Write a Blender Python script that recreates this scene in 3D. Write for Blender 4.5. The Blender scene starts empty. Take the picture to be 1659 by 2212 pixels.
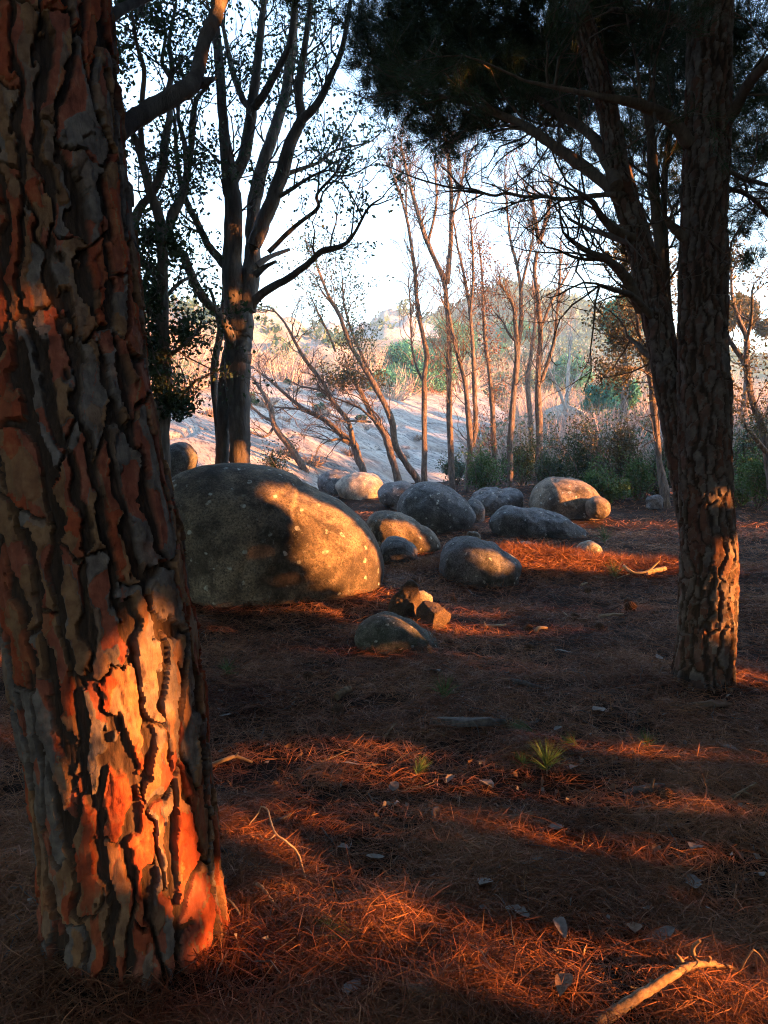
import bpy, math, random
import numpy as np
from mathutils import Vector

# ------------------------------------------------------------------ camera, world, sun, exposure
SC = bpy.context.scene
COL = SC.collection
R = math.radians
EYE = np.array([0.0, 0.0, 1.5])
FPX = 1670.0
PITCH = math.atan(173.0 / FPX)
cam = bpy.data.objects.new('camera', bpy.data.cameras.new('camera'))
COL.objects.link(cam)
cam.location = EYE
cam.rotation_euler = (math.pi / 2 - PITCH, 0, 0)
cam.data.sensor_fit = 'VERTICAL'
cam.data.sensor_height = 24.0
cam.data.lens = 24.0 * FPX / 2212.0
cam.data.clip_end = 3000
cam.data.clip_start = 0.05
SC.camera = cam

SUN_AZ = R(20.0)      # how far the sun stands behind the camera's right hand
SUN_EL = R(10.5)
SUN = np.array([math.cos(SUN_AZ) * math.cos(SUN_EL), -math.sin(SUN_AZ) * math.cos(SUN_EL), math.sin(SUN_EL)])
world = bpy.data.worlds.new('World'); SC.world = world
world.use_nodes = True
wn = world.node_tree.nodes; wl = world.node_tree.links
bg = wn['Background']
sky = wn.new('ShaderNodeTexSky'); sky.sky_type = 'NISHITA'; sky.sun_disc = False
sky.sun_elevation = SUN_EL
sky.sun_rotation = math.atan2(SUN[0], SUN[1])
sky.air_density = 1.0; sky.dust_density = 0.55; sky.ozone_density = 2.0
wl.new(sky.outputs[0], bg.inputs[0]); bg.inputs[1].default_value = 0.15
sun_d = bpy.data.lights.new('sun', 'SUN'); sun_d.energy = 5.0; sun_d.angle = R(0.6); sun_d.color = (1.0, 0.36, 0.09)
sun_o = bpy.data.objects.new('sun', sun_d); COL.objects.link(sun_o)
sun_o.rotation_euler = Vector(SUN).to_track_quat('Z', 'Y').to_euler()
SC.view_settings.view_transform = 'Standard'; SC.view_settings.look = 'None'
SC.view_settings.gamma = 1.0; SC.view_settings.use_curve_mapping = False
SC.view_settings.exposure = 2.95
SC.cycles.max_bounces = 3; SC.cycles.diffuse_bounces = 1; SC.cycles.glossy_bounces = 1
SC.cycles.transmission_bounces = 2; SC.cycles.transparent_max_bounces = 4; SC.cycles.volume_bounces = 0
SC.cycles.sample_clamp_indirect = 2.0; SC.cycles.use_denoising = True; SC.cycles.denoiser = 'OPENIMAGEDENOISE'; SC.cycles.denoising_prefilter = 'NONE'; SC.cycles.filter_width = 1.1

# ------------------------------------------------------------------ helpers: picture point -> place
CP, SP = math.cos(PITCH), math.sin(PITCH)
def ray(px, py):
    a = (px - 829.5) / FPX; b = (1106.0 - py) / FPX
    return np.array([a, CP + b * SP, -SP + b * CP])
def at(px, py, d):
    return EYE + ray(px, py) * d
def gnd(px, py, z=0.0):
    r = ray(px, py)
    return EYE + r * ((z - EYE[2]) / r[2])
def C1(x, y): return (0.5 * x, 0.5 * y)
def C2(x, y): return (691.2 + 0.5833 * x, 0.5833 * y)
def C3(x, y): return (322.6 + 0.4167 * x, 576 + 0.4167 * y)
def C4(x, y): return (829.5 + 0.5 * x, 576 + 0.5 * y)
def C7(x, y): return (403.2 + 0.757 * x, 1382.5 + 0.757 * y)
def CB(x, y): return (403.2 + 0.382 * x, 1699.3 + 0.382 * y)     # lower middle
def CR(x, y): return (1025.3 + 0.382 * x, 1699.3 + 0.382 * y)    # lower right
def CM(x, y): return (737.3 + 0.4583 * x, 1123.3 + 0.4583 * y)   # middle ground
def CN(x, y): return (403.2 + 0.4167 * x, 1468.9 + 0.4167 * y)
def CE(x, y): return (1036.9 + 0.375 * x, 1411.3 + 0.375 * y)
def CF(x, y): return (1353.7 + 0.3647 * x, 345.6 + 0.3647 * y)

# ------------------------------------------------------------------ helpers: noise
def _hash(i, j, k, seed):
    n = (i.astype(np.int64) * 374761393 + j.astype(np.int64) * 668265263 + k.astype(np.int64) * 1274126177 + seed * 144665) & 0xFFFFFFFF
    n = ((n ^ (n >> 13)) * 1274126177) & 0xFFFFFFFF
    n = n ^ (n >> 16)
    return (n & 0xFFFFFF) / float(0xFFFFFF)
def noise3(x, y, z, seed=0):
    x = np.asarray(x, float); y = np.asarray(y, float) + 0 * x; z = np.asarray(z, float) + 0 * x
    i, j, k = np.floor(x), np.floor(y), np.floor(z)
    u, v, w = x - i, y - j, z - k
    u = u * u * (3 - 2 * u); v = v * v * (3 - 2 * v); w = w * w * (3 - 2 * w)
    r = 0
    for a in (0, 1):
        for b in (0, 1):
            for c in (0, 1):
                r = r + _hash(i + a, j + b, k + c, seed) * (u if a else 1 - u) * (v if b else 1 - v) * (w if c else 1 - w)
    return r * 2 - 1
def fbm(x, y, z, oct=4, seed=0, gain=0.5):
    r = 0; a = 1.0; f = 1.0
    for o in range(oct):
        r = r + a * noise3(x * f, y * f, z * f, seed + o * 17); a *= gain; f *= 2.03
    return r
def sstep(a, b, x):
    t = np.clip((x - a) / (b - a), 0, 1)
    return t * t * (3 - 2 * t)

# ------------------------------------------------------------------ helpers: meshes
class MB:
    """collects vertices and faces (numpy) for one mesh"""
    def __init__(s): s.v = []; s.f3 = []; s.f4 = []; s.n = 0
    def add(s, V, F):
        F = np.asarray(F, np.int64)
        if len(F) == 0: return
        (s.f3 if F.shape[1] == 3 else s.f4).append(F + s.n)
        s.v.append(np.asarray(V, float)); s.n += len(V)
    def get(s):
        V = np.concatenate(s.v) if s.v else np.zeros((0, 3))
        return V, (np.concatenate(s.f3) if s.f3 else np.zeros((0, 3), int)), (np.concatenate(s.f4) if s.f4 else np.zeros((0, 4), int))
def mk(name, V, f3, f4, mat, parent=None, base=None, smooth=True, attr=None, link=True):
    V = np.asarray(V, float)
    if base is not None: V = V - np.asarray(base)
    me = bpy.data.meshes.new(name)
    me.vertices.add(len(V)); me.vertices.foreach_set('co', V.astype(np.float32).ravel())
    f3 = np.asarray(f3, np.int32).reshape(-1, 3) if f3 is not None else np.zeros((0, 3), np.int32)
    f4 = np.asarray(f4, np.int32).reshape(-1, 4) if f4 is not None else np.zeros((0, 4), np.int32)
    idx = np.concatenate([f3.ravel(), f4.ravel()]).astype(np.int32)
    starts = np.concatenate([np.arange(len(f3)) * 3, len(f3) * 3 + np.arange(len(f4)) * 4]).astype(np.int32)
    me.loops.add(len(idx)); me.loops.foreach_set('vertex_index', idx)
    me.polygons.add(len(starts)); me.polygons.foreach_set('loop_start', starts)
    if smooth: me.polygons.foreach_set('use_smooth', np.ones(len(starts), bool))
    me.update(calc_edges=True)
    if attr is not None:
        for an, av in attr.items():
            a = me.attributes.new(an, 'FLOAT_COLOR', 'POINT')
            c = np.ones((len(V), 4), np.float32); c[:, :3] = av
            a.data.foreach_set('color', c.ravel())
    if mat is not None: me.materials.append(mat)
    o = bpy.data.objects.new(name, me)
    COL.objects.link(o)
    if parent is not None: o.parent = parent
    elif base is not None: o.location = base
    return o
def build(mb, name, mat, parent=None, base=None, smooth=True):
    V, a, b = mb.get()
    return mk(name, V, a, b, mat, parent, base, smooth)
def tag(o, label=None, cat=None, group=None, kind=None):
    if label: o['label'] = label
    if cat: o['category'] = cat
    if group: o['group'] = group
    if kind: o['kind'] = kind
    return o
def thing(name, loc, label, cat, group=None):
    o = bpy.data.objects.new(name, None); COL.objects.link(o)
    o.location = loc; o.empty_display_size = 0.2
    return tag(o, label, cat, group)
def norm(v):
    v = np.asarray(v, float); return v / (np.linalg.norm(v, axis=-1, keepdims=True) + 1e-12)
def smooth_path(P, n=6):
    """Catmull-Rom through the rows of P (position + any extra columns)"""
    P = np.asarray(P, float)
    if len(P) < 3: 
        t = np.linspace(0, 1, n + 1)[:, None]; return P[0] * (1 - t) + P[-1] * t
    Q = np.vstack([2 * P[0] - P[1], P, 2 * P[-1] - P[-2]])
    out = []
    for i in range(1, len(Q) - 2):
        t = np.linspace(0, 1, n, endpoint=False)[:, None]
        a, b, c, d = Q[i - 1], Q[i], Q[i + 1], Q[i + 2]
        out.append(0.5 * (2 * b + (c - a) * t + (2 * a - 5 * b + 4 * c - d) * t ** 2 + (3 * b - a - 3 * c + d) * t ** 3))
    out.append(P[-1:])
    return np.vstack(out)
def frames(P):
    T = np.gradient(P, axis=0); T = norm(T)
    n = np.cross(T[0], [0.3, 0.9, 0.1]); n = n / (np.linalg.norm(n) + 1e-9)
    N = np.zeros_like(P); N[0] = n
    for i in range(1, len(P)):
        n = n - T[i] * np.dot(n, T[i]); n = n / (np.linalg.norm(n) + 1e-9); N[i] = n
    return T, N, np.cross(T, N)
def tube(mb, P, rad, sides=6, rough=0.0, seed=0, cap=True):
    P = np.asarray(P, float); n = len(P); rad = np.asarray(rad, float) * np.ones(n)
    T, N, B = frames(P)
    a = np.arange(sides) / sides * 2 * math.pi
    rr = rad[:, None] * np.ones(sides)
    if rough:
        h = np.arange(n)[:, None] * 0.0 + np.cumsum(np.r_[0, np.linalg.norm(np.diff(P, axis=0), axis=1)])[:, None]
        ca, sa = np.cos(a)[None], np.sin(a)[None]
        rr = rr * (1 + rough * fbm(ca * 2.0 + 7, sa * 2.0 + h * 0, h / (rad.max() * 5) + seed * 3.1, 3, seed))
    V = P[:, None] + (np.cos(a)[None, :, None] * N[:, None] + np.sin(a)[None, :, None] * B[:, None]) * rr[..., None]
    V = V.reshape(-1, 3)
    i = np.arange(n - 1)[:, None] * sides; j = np.arange(sides)[None]; k = (j + 1) % sides
    F = np.stack([i + j, i + k, i + sides + k, i + sides + j], -1).reshape(-1, 4)
    b0 = mb.n
    mb.add(V, F)
    if cap and sides >= 3:
        for s, ring in ((0, 0), (1, (n - 1) * sides)):
            c = P[0] if s == 0 else P[-1]
            vv = np.vstack([V[ring:ring + sides], c])
            jj = np.arange(sides); kk = (jj + 1) % sides; cc = np.full(sides, sides)
            mb.add(vv, np.stack([kk, jj, cc] if s == 0 else [jj, kk, cc], -1))
def leaves(mb, C, L, W, rng, updir=None, spread=1.0, fold=0.15):
    """rhombic leaves with a folded midrib, one island each"""
    C = np.asarray(C); n = len(C)
    d = rng.normal(size=(n, 3))
    if updir is not None: d = d * spread + np.asarray(updir)
    d = norm(d); s = norm(np.cross(d, rng.normal(size=(n, 3)))); u = np.cross(s, d)
    L = (np.asarray(L) * np.ones(n))[:, None]; W = (np.asarray(W) * np.ones(n))[:, None]
    p0 = C - d * L * 0.5; p2 = C + d * L * 0.5 - u * L * 0.1
    p1 = C - d * L * 0.05 + s * W * 0.5 + u * W * fold; p3 = C - d * L * 0.05 - s * W * 0.5 + u * W * fold
    V = np.stack([p0, p1, p2, p3], 1).reshape(-1, 3)
    b = np.arange(n)[:, None] * 4
    mb.add(V, np.concatenate([b + [0, 1, 2], b + [0, 2, 3]]))
def needles(mb, C, D, L, w, rng):
    """single-blade needles from C along D"""
    n = len(C); D = norm(D)
    s = norm(np.cross(D, rng.normal(size=(n, 3)))) * (w * 0.5)
    L = (np.asarray(L) * np.ones(n))[:, None]
    V = np.stack([C - s, C + s, C + D * L], 1).reshape(-1, 3)
    mb.add(V, np.arange(n)[:, None] * 3 + np.array([0, 1, 2]))

# ------------------------------------------------------------------ helpers: materials
def nodes_of(name):
    m = bpy.data.materials.new(name); m.use_nodes = True
    nt = m.node_tree
    return m, nt, nt.nodes['Principled BSDF']
def N(nt, t, **kw):
    n = nt.nodes.new(t)
    for k, v in kw.items(): setattr(n, k, v)
    return n
def ramp(nt, fac, stops, interp='LINEAR'):
    r = N(nt, 'ShaderNodeValToRGB'); r.color_ramp.interpolation = interp
    el = r.color_ramp.elements
    while len(el) < len(stops): el.new(0.5)
    for e, (p, c) in zip(el, stops): e.position = p; e.color = (*c, 1)
    nt.links.new(fac, r.inputs[0]); return r.outputs[0]
def texnoise(nt, scale, detail=4, rough=0.55, vec=None, stretch=None, dist=0.0):
    t = N(nt, 'ShaderNodeTexNoise'); t.inputs['Scale'].default_value = scale
    t.inputs['Detail'].default_value = detail; t.inputs['Roughness'].default_value = rough
    t.inputs['Distortion'].default_value = dist
    if vec is None:
        vec = N(nt, 'ShaderNodeTexCoord').outputs['Object']
    if stretch is not None:
        mp = N(nt, 'ShaderNodeMapping'); mp.inputs['Scale'].default_value = stretch
        if len(stretch) > 3: pass
        nt.links.new(vec, mp.inputs[0]); vec = mp.outputs[0]
    nt.links.new(vec, t.inputs['Vector']); return t.outputs[0]
def mix(nt, fac, a, b, mode='MIX'):
    m = N(nt, 'ShaderNodeMix', data_type='RGBA', blend_type=mode)
    for sock, v in ((m.inputs[0], fac), (m.inputs[6], a), (m.inputs[7], b)):
        if hasattr(v, 'is_linked'): nt.links.new(v, sock)
        elif isinstance(v, (int, float)): sock.default_value = v
        else: sock.default_value = (*v, 1)
    return m.outputs[2]
def bump(nt, h, strength, dist, bs, prev=None):
    b = N(nt, 'ShaderNodeBump'); b.inputs['Strength'].default_value = strength; b.inputs['Distance'].default_value = dist
    nt.links.new(h, b.inputs['Height'])
    if prev is not None: nt.links.new(prev, b.inputs['Normal'])
    nt.links.new(b.outputs[0], bs.inputs['Normal']); return b.outputs[0]
def wood(name, stops, scale=14, stretch=(1, 1, 0.25), rough=0.85, bd=0.01, bstr=0.6):
    m, nt, bs = nodes_of(name)
    n1 = texnoise(nt, scale, 6, 0.65, stretch=stretch)
    nt.links.new(ramp(nt, n1, stops), bs.inputs['Base Color'])
    bs.inputs['Roughness'].default_value = rough; bs.inputs['Specular IOR Level'].default_value = 0.25
    bump(nt, texnoise(nt, scale * 2.5, 5, 0.7, stretch=stretch), bstr, bd, bs)
    return m
def foliage(name, stops, rough=0.5, spec=0.3, trans=0.25):
    m, nt, bs = nodes_of(name)
    g = N(nt, 'ShaderNodeNewGeometry')
    c = ramp(nt, g.outputs['Random Per Island'], stops)
    big = texnoise(nt, 1.1, 2)
    c = mix(nt, 0.45, c, ramp(nt, big, [(0.3, tuple(0.55 * x for x in stops[0][1])), (0.7, tuple(min(1, 1.35 * x) for x in stops[-1][1]))]))
    nt.links.new(c, bs.inputs['Base Color'])
    bs.inputs['Roughness'].default_value = rough; bs.inputs['Specular IOR Level'].default_value = spec
    if trans:
        tr = N(nt, 'ShaderNodeBsdfTranslucent'); nt.links.new(c, tr.inputs[0])
        ms = N(nt, 'ShaderNodeMixShader'); ms.inputs[0].default_value = trans
        nt.links.new(bs.outputs[0], ms.inputs[1]); nt.links.new(tr.outputs[0], ms.inputs[2])
        nt.links.new(ms.outputs[0], nt.nodes['Material Output'].inputs[0])
    return m

# pine bark: the plates' own colours come with the mesh (plate tone, flake layer, plate or fissure)
def bark_material(name, fine=1.0, rusty=True):
    m, nt, bs = nodes_of(name)
    at_ = N(nt, 'ShaderNodeAttribute', attribute_name='bark')
    sp = N(nt, 'ShaderNodeSeparateColor'); nt.links.new(at_.outputs['Color'], sp.inputs[0])
    tone, layer, plate = sp.outputs[0], sp.outputs[1], sp.outputs[2]
    fib = texnoise(nt, 60 * fine, 6, 0.7, stretch=(1, 1, 0.22), dist=0.6)
    fl = texnoise(nt, 22 * fine, 5, 0.6)
    grey = ramp(nt, fl, [(0.3, (0.085, 0.066, 0.057)), (0.5, (0.155, 0.122, 0.105)), (0.7, (0.25, 0.20, 0.17))])
    rust = ramp(nt, fl, [(0.3, (0.20, 0.036, 0.014)), (0.55, (0.34, 0.068, 0.024)), (0.75, (0.42, 0.14, 0.055))] if rusty else [(0.3, (0.08, 0.034, 0.024)), (0.6, (0.15, 0.065, 0.042))])
    tan = ramp(nt, fl, [(0.3, (0.15, 0.066, 0.032)), (0.7, (0.33, 0.175, 0.085))] if rusty else [(0.3, (0.085, 0.062, 0.05)), (0.7, (0.19, 0.145, 0.118))])
    c = mix(nt, ramp(nt, tone, [(0.45, (0, 0, 0)), (0.60, (1, 1, 1))]), grey, tan)
    c = mix(nt, ramp(nt, tone, [(0.74, (0, 0, 0)), (0.80, (1, 1, 1))]), c, rust)
    c = mix(nt, ramp(nt, layer, [(0.10, (0.75, 0.75, 0.75)), (0.28, (0, 0, 0))]), c, rust)
    rough_b = ramp(nt, fib, [(0.3, (0.02, 0.012, 0.008)), (0.55, (0.055, 0.031, 0.02)), (0.75, (0.12, 0.062, 0.034))])
    c = mix(nt, plate, rough_b, c)
    nt.links.new(c, bs.inputs['Base Color'])
    bs.inputs['Roughness'].default_value = 0.82; bs.inputs['Specular IOR Level'].default_value = 0.25
    tcv = N(nt, 'ShaderNodeTexCoord'); mpv = N(nt, 'ShaderNodeMapping'); mpv.inputs['Scale'].default_value = (1, 1, 0.35); nt.links.new(tcv.outputs['Object'], mpv.inputs[0])
    vo = N(nt, 'ShaderNodeTexVoronoi', feature='F1'); vo.inputs['Scale'].default_value = 48 * fine; nt.links.new(mpv.outputs[0], vo.inputs['Vector'])
    vc = N(nt, 'ShaderNodeSeparateColor'); nt.links.new(vo.outputs['Color'], vc.inputs[0])
    b0 = bump(nt, vc.outputs[0], 0.5, 0.003, bs)
    b1 = bump(nt, fib, 0.75, 0.006, bs, b0)
    bump(nt, texnoise(nt, 130 * fine, 4, 0.7), 0.45, 0.002, bs, b1)
    return m
M = {}
M['bark'] = bark_material('pine_bark')
M['bark_r'] = bark_material('pine_bark_grey', 0.8, False)
M['oak'] = wood('oak_bark', [(0.3, (0.05, 0.04, 0.035)), (0.55, (0.13, 0.105, 0.09)), (0.75, (0.22, 0.19, 0.165))], 16, (1, 1, 0.2), bd=0.02, bstr=0.8)
M['bare'] = wood('bare_tree_bark', [(0.3, (0.045, 0.033, 0.026)), (0.5, (0.125, 0.092, 0.07)), (0.7, (0.25, 0.195, 0.155))], 22, (1, 1, 0.3), bd=0.03, bstr=1.0)
M['pale'] = wood('pale_dead_wood', [(0.3, (0.25, 0.21, 0.18)), (0.6, (0.42, 0.37, 0.32))], 10)
M['twig'] = wood('twig_wood', [(0.3, (0.07, 0.05, 0.04)), (0.6, (0.17, 0.125, 0.095))], 30)
M['stick'] = wood('fallen_stick', [(0.3, (0.12, 0.075, 0.045)), (0.55, (0.30, 0.20, 0.12)), (0.75, (0.48, 0.35, 0.22))], 40, (1, 1, 1), bd=0.004)
M['stick_pale'] = wood('pale_stick', [(0.3, (0.38, 0.26, 0.15)), (0.7, (0.6, 0.46, 0.3))], 50, (1, 1, 1), bd=0.002)
M['stick_grey'] = wood('grey_stick', [(0.3, (0.07, 0.055, 0.048)), (0.7, (0.2, 0.17, 0.15))], 50, (1, 1, 1), bd=0.003)
M['redtwig'] = wood('dead_pine_twigs', [(0.3, (0.22, 0.09, 0.06)), (0.7, (0.36, 0.18, 0.13))], 8)
M['oakleaf'] = foliage('oak_leaves', [(0.0, (0.02, 0.045, 0.03)), (0.6, (0.045, 0.085, 0.05)), (1.0, (0.08, 0.115, 0.06))], trans=0.45)
M['darkleaf'] = foliage('evergreen_leaves', [(0.0, (0.015, 0.03, 0.015)), (0.7, (0.035, 0.06, 0.028)), (1.0, (0.06, 0.085, 0.035))], trans=0.4)
M['shadeleaf'] = foliage('dense_oak_leaves', [(0.0, (0.012, 0.022, 0.012)), (1.0, (0.04, 0.055, 0.026))], trans=0)
M['olive'] = foliage('olive_leaves', [(0.0, (0.05, 0.05, 0.02)), (0.6, (0.10, 0.085, 0.035)), (1.0, (0.17, 0.12, 0.045))])
M['brownleaf'] = foliage('dry_leaves', [(0.0, (0.12, 0.05, 0.03)), (0.6, (0.2, 0.085, 0.045)), (1.0, (0.3, 0.15, 0.08))])
M['bushleaf'] = foliage('bush_leaves', [(0.0, (0.02, 0.04, 0.014)), (0.6, (0.045, 0.075, 0.022)), (1.0, (0.085, 0.11, 0.035))])
M['grassgreen'] = foliage('fresh_green_leaves', [(0.0, (0.03, 0.08, 0.02)), (0.6, (0.06, 0.14, 0.03)), (1.0, (0.12, 0.2, 0.05))])
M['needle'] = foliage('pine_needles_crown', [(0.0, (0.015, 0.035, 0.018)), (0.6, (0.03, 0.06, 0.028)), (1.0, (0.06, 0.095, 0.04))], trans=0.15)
M['farpine'] = foliage('teal_pine_needles', [(0.0, (0.03, 0.14, 0.10)), (0.6, (0.06, 0.24, 0.16)), (1.0, (0.10, 0.32, 0.18))])  # brighter teal green than the near crowns
M['dryneedle'] = foliage('dry_needles', [(0.0, (0.05, 0.015, 0.008)), (0.45, (0.13, 0.034, 0.016)), (0.8, (0.32, 0.082, 0.032)), (1.0, (0.52, 0.26, 0.13))], rough=0.55, spec=0.12, trans=0.1)
M['greenneedle'] = foliage('fresh_needles', [(0.0, (0.06, 0.13, 0.04)), (1.0, (0.16, 0.26, 0.07))], trans=0.1)
M['leaf_pale'] = wood('dead_leaf', [(0.3, (0.17, 0.14, 0.12)), (0.7, (0.36, 0.31, 0.27))], 30, (1, 1, 1), bd=0.002)
M['leaf_brown'] = wood('brown_dead_leaf', [(0.3, (0.16, 0.09, 0.055)), (0.7, (0.32, 0.2, 0.13))], 30, (1, 1, 1), bd=0.002)
M['cone'] = wood('pine_cone', [(0.3, (0.06, 0.032, 0.02)), (0.7, (0.2, 0.11, 0.06))], 60, (1, 1, 1), bd=0.002)
M['scrub'] = foliage('dry_scrub_twigs', [(0.0, (0.22, 0.15, 0.12)), (0.5, (0.40, 0.29, 0.23)), (1.0, (0.55, 0.44, 0.36))], trans=0.1)
M['scrubgreen'] = foliage('green_scrub', [(0.0, (0.03, 0.075, 0.045)), (0.5, (0.06, 0.12, 0.07)), (1.0, (0.12, 0.17, 0.09))])

def granite(name, base, dark, stain=0.5, lichen=0.5, scale=1.0, moss=0.0, lichen_scale=9.0):
    m, nt, bs = nodes_of(name)
    grain = texnoise(nt, 52 * scale, 5, 0.85)
    mid = texnoise(nt, 6 * scale, 6, 0.65, dist=0.4)
    big = texnoise(nt, 1.6 * scale, 5, 0.6, dist=0.3)
    c = ramp(nt, grain, [(0.36, tuple(0.22 * x for x in base)), (0.47, base), (0.58, tuple(min(1, 1.8 * x) for x in base))])
    c = mix(nt, ramp(nt, mid, [(0.42, (0, 0, 0)), (0.62, (0.75, 0.75, 0.75))]), c, dark)
    c = mix(nt, ramp(nt, big, [(0.62 - 0.25 * stain, (0, 0, 0)), (0.80 - 0.2 * stain, (0.85, 0.85, 0.85))]), c, tuple(0.6 * x for x in dark))
    if moss: c = mix(nt, ramp(nt, texnoise(nt, 9 * scale, 6, 0.75), [(0.55 - 0.1 * moss, (0, 0, 0)), (0.62, (0.8, 0.8, 0.8))]), c, (0.045, 0.055, 0.03))
    if lichen:
        tc = N(nt, 'ShaderNodeTexCoord')
        wob = N(nt, 'ShaderNodeVectorMath', operation='MULTIPLY_ADD')
        tn = N(nt, 'ShaderNodeTexNoise'); tn.inputs['Scale'].default_value = 14; tn.inputs['Detail'].default_value = 3
        nt.links.new(tc.outputs['Object'], tn.inputs['Vector'])
        nt.links.new(tn.outputs['Color'], wob.inputs[0]); wob.inputs[1].default_value = (0.07, 0.07, 0.07)
        nt.links.new(tc.outputs['Object'], wob.inputs[2])
        c = mix(nt, ramp(nt, texnoise(nt, 17 * scale, 8, 0.8, dist=0.8), [(0.57, (0, 0, 0)), (0.66, (0.7, 0.7, 0.7))]), c, (0.34, 0.33, 0.28))
        for sc_, th in ((lichen_scale, 0.22),):
            vo = N(nt, 'ShaderNodeTexVoronoi'); vo.inputs['Scale'].default_value = sc_ * scale
            nt.links.new(wob.outputs[0], vo.inputs['Vector'])
            sx = N(nt, 'ShaderNodeSeparateColor'); nt.links.new(vo.outputs['Color'], sx.inputs[0])
            keep = ramp(nt, sx.outputs[0], [(0.60 - 0.25 * lichen, (1, 1, 1)), (0.62 - 0.25 * lichen, (0, 0, 0))])
            spot = ramp(nt, vo.outputs['Distance'], [(th - 0.05, (1, 1, 1)), (th, (0, 0, 0))])
            f = mix(nt, 1.0, keep, spot, 'MULTIPLY')
            f = mix(nt, 1.0, f, ramp(nt, texnoise(nt, 30, 4), [(0.35, (0.15, 0.15, 0.15)), (0.6, (0.9, 0.9, 0.9))]), 'MULTIPLY')
            c = mix(nt, f, c, (0.55, 0.56, 0.49))
    nt.links.new(c, bs.inputs['Base Color'])
    bs.inputs['Roughness'].default_value = 0.85; bs.inputs['Specular IOR Level'].default_value = 0.3
    b1 = bump(nt, mid, 0.35, 0.03, bs)
    bump(nt, grain, 0.8, 0.010, bs, b1)
    return m
M['granite'] = granite('boulder_granite', (0.20, 0.155, 0.108), (0.045, 0.036, 0.028), 0.7, 0.6)
M['granite_grey'] = granite('grey_granite', (0.125, 0.12, 0.118), (0.04, 0.038, 0.035), 0.4, 0.5, 1.3)
M['granite_moss'] = granite('mossy_granite', (0.13, 0.12, 0.095), (0.04, 0.036, 0.028), 0.6, 0.6, 2.0, 0.9)
M['stone_brown'] = granite('brown_stone', (0.085, 0.058, 0.04), (0.05, 0.036, 0.026), 0.4, 0.0, 2.0)
M['granite_pale'] = granite('pale_granite', (0.30, 0.26, 0.20), (0.12, 0.10, 0.08), 0.3, 0.3, 1.2)

# ================================================================== THE SETTING
RNG = np.random.default_rng(11)
ROCKS = [(595, 7.2, 240, 0.95), (777, 17.5, 56, 0.7), (860, 15.5, 46, 0.5), (935, 11.9, 84, 0.62), (1070, 14.3, 56, 0.5), (1230, 13.9, 84, 0.7), (1165, 11.2, 108, 0.5), (872, 9.9, 80, 0.42), (860, 8.9, 42, 0.3), (1035, 7.9, 88, 0.45), (1137, 9.0, 45, 0.25), (858, 5.35, 96, 0.28)]
def gheight(x, y):
    x = np.asarray(x, float); y = np.asarray(y, float)
    r = np.hypot(x, y)
    h = 0.035 * fbm(x * 0.9, y * 0.9, 0 * x, 3, 5) + 0.012 * fbm(x * 5, y * 5, 0 * x, 3, 9)
    h = h + 0.10 * sstep(9, 16, y) * noise3(x * 0.3, y * 0.3, 0 * x, 31)
    h = h + 0.24 * np.exp(-(((x - 1.45) / 0.85) ** 2 + ((y - 8.35) / 0.42) ** 2)) + 0.08 * np.exp(-(((x - 3.0) / 0.9) ** 2 + ((y - 8.2) / 0.4) ** 2))      # the low bank of needles beside the grey rock
    h = h + 0.10 * np.exp(-(((x + 0.9) / 0.5) ** 2 + ((y - 2.2) / 0.5) ** 2))         # raised round the near trunk
    for px, d, hw, t in ROCKS:                                                        # needles banked against the rocks
        c = at(px, 1106, d); a = hw / FPX * d
        r = np.sqrt(((x - c[0]) / a) ** 2 + ((y - c[1]) / t) ** 2)
        h = h + 0.11 * min(1.0, a) * np.exp(-np.clip(r - 0.85, 0, 9) * 3.2)
    return h
def hill(x, y):
    x = np.asarray(x, float); y = np.asarray(y, float)
    t = np.clip(y - 24, 0, None)
    z = -0.15 + 0.085 * np.minimum(t, 36) + 0.20 * np.clip(t - 36, 0, 60)
    z = z + (0.25 + 0.01 * t) * fbm(x * 0.12, y * 0.12, 0 * x, 4, 3)
    z = z + sstep(34, 80, y) * np.clip(-x - 8, 0, 60) * 0.12
    z = z - sstep(40, 110, y) * np.clip(x - 22, 0, 60) * 0.30
    return z
def slab(x, y):
    x = np.asarray(x, float); y = np.asarray(y, float)
    p = -3.73 - 0.205 * x + 0.172 * y
    p = np.where(p > 5.0, 5.0 + (p - 5.0) * 0.35, p)
    a = 0.5 * x - 0.866 * y; b = 0.866 * x + 0.5 * y            # a: down the fall line, b: across it
    p = p + 0.30 * fbm(b * 0.22 + 4, a * 0.07, 0 * x, 4, 21) + 0.006 * fbm(b * 1.6, a * 0.22, 0 * x, 4, 23)
    # exfoliation sheets: steps that run down the slope
    q = b * 0.36 + 0.45 * fbm(b * 0.3, a * 0.1, 0 * x, 3, 41)
    fr = q - np.floor(q)
    p = p + 0.10 * (sstep(0.0, 0.06, fr) - fr) * sstep(0.1, 1.2, p + 0.4)
    q2 = a * 0.21 + 0.7 * fbm(b * 0.25, a * 0.12, 0 * x + 2, 3, 47)
    fr2 = q2 - np.floor(q2)
    p = p - 0.26 * np.exp(-((fr2 - 0.5) / 0.020) ** 2) - 0.22 * np.exp(-((fr - 0.55) / 0.03) ** 2) * sstep(-0.2, 0.3, noise3(b * 0.4, a * 0.16, 0 * x, 71))
    return p
def grid(xs, ys, fn):
    X, Y = np.meshgrid(xs, ys)
    V = np.stack([X, Y, fn(X, Y)], -1).reshape(-1, 3)
    nx, ny = len(xs), len(ys)
    i = np.arange(ny - 1)[:, None] * nx; j = np.arange(nx - 1)[None]
    F = np.stack([i + j, i + j + 1, i + nx + j + 1, i + nx + j], -1).reshape(-1, 4)
    return V, F

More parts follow.
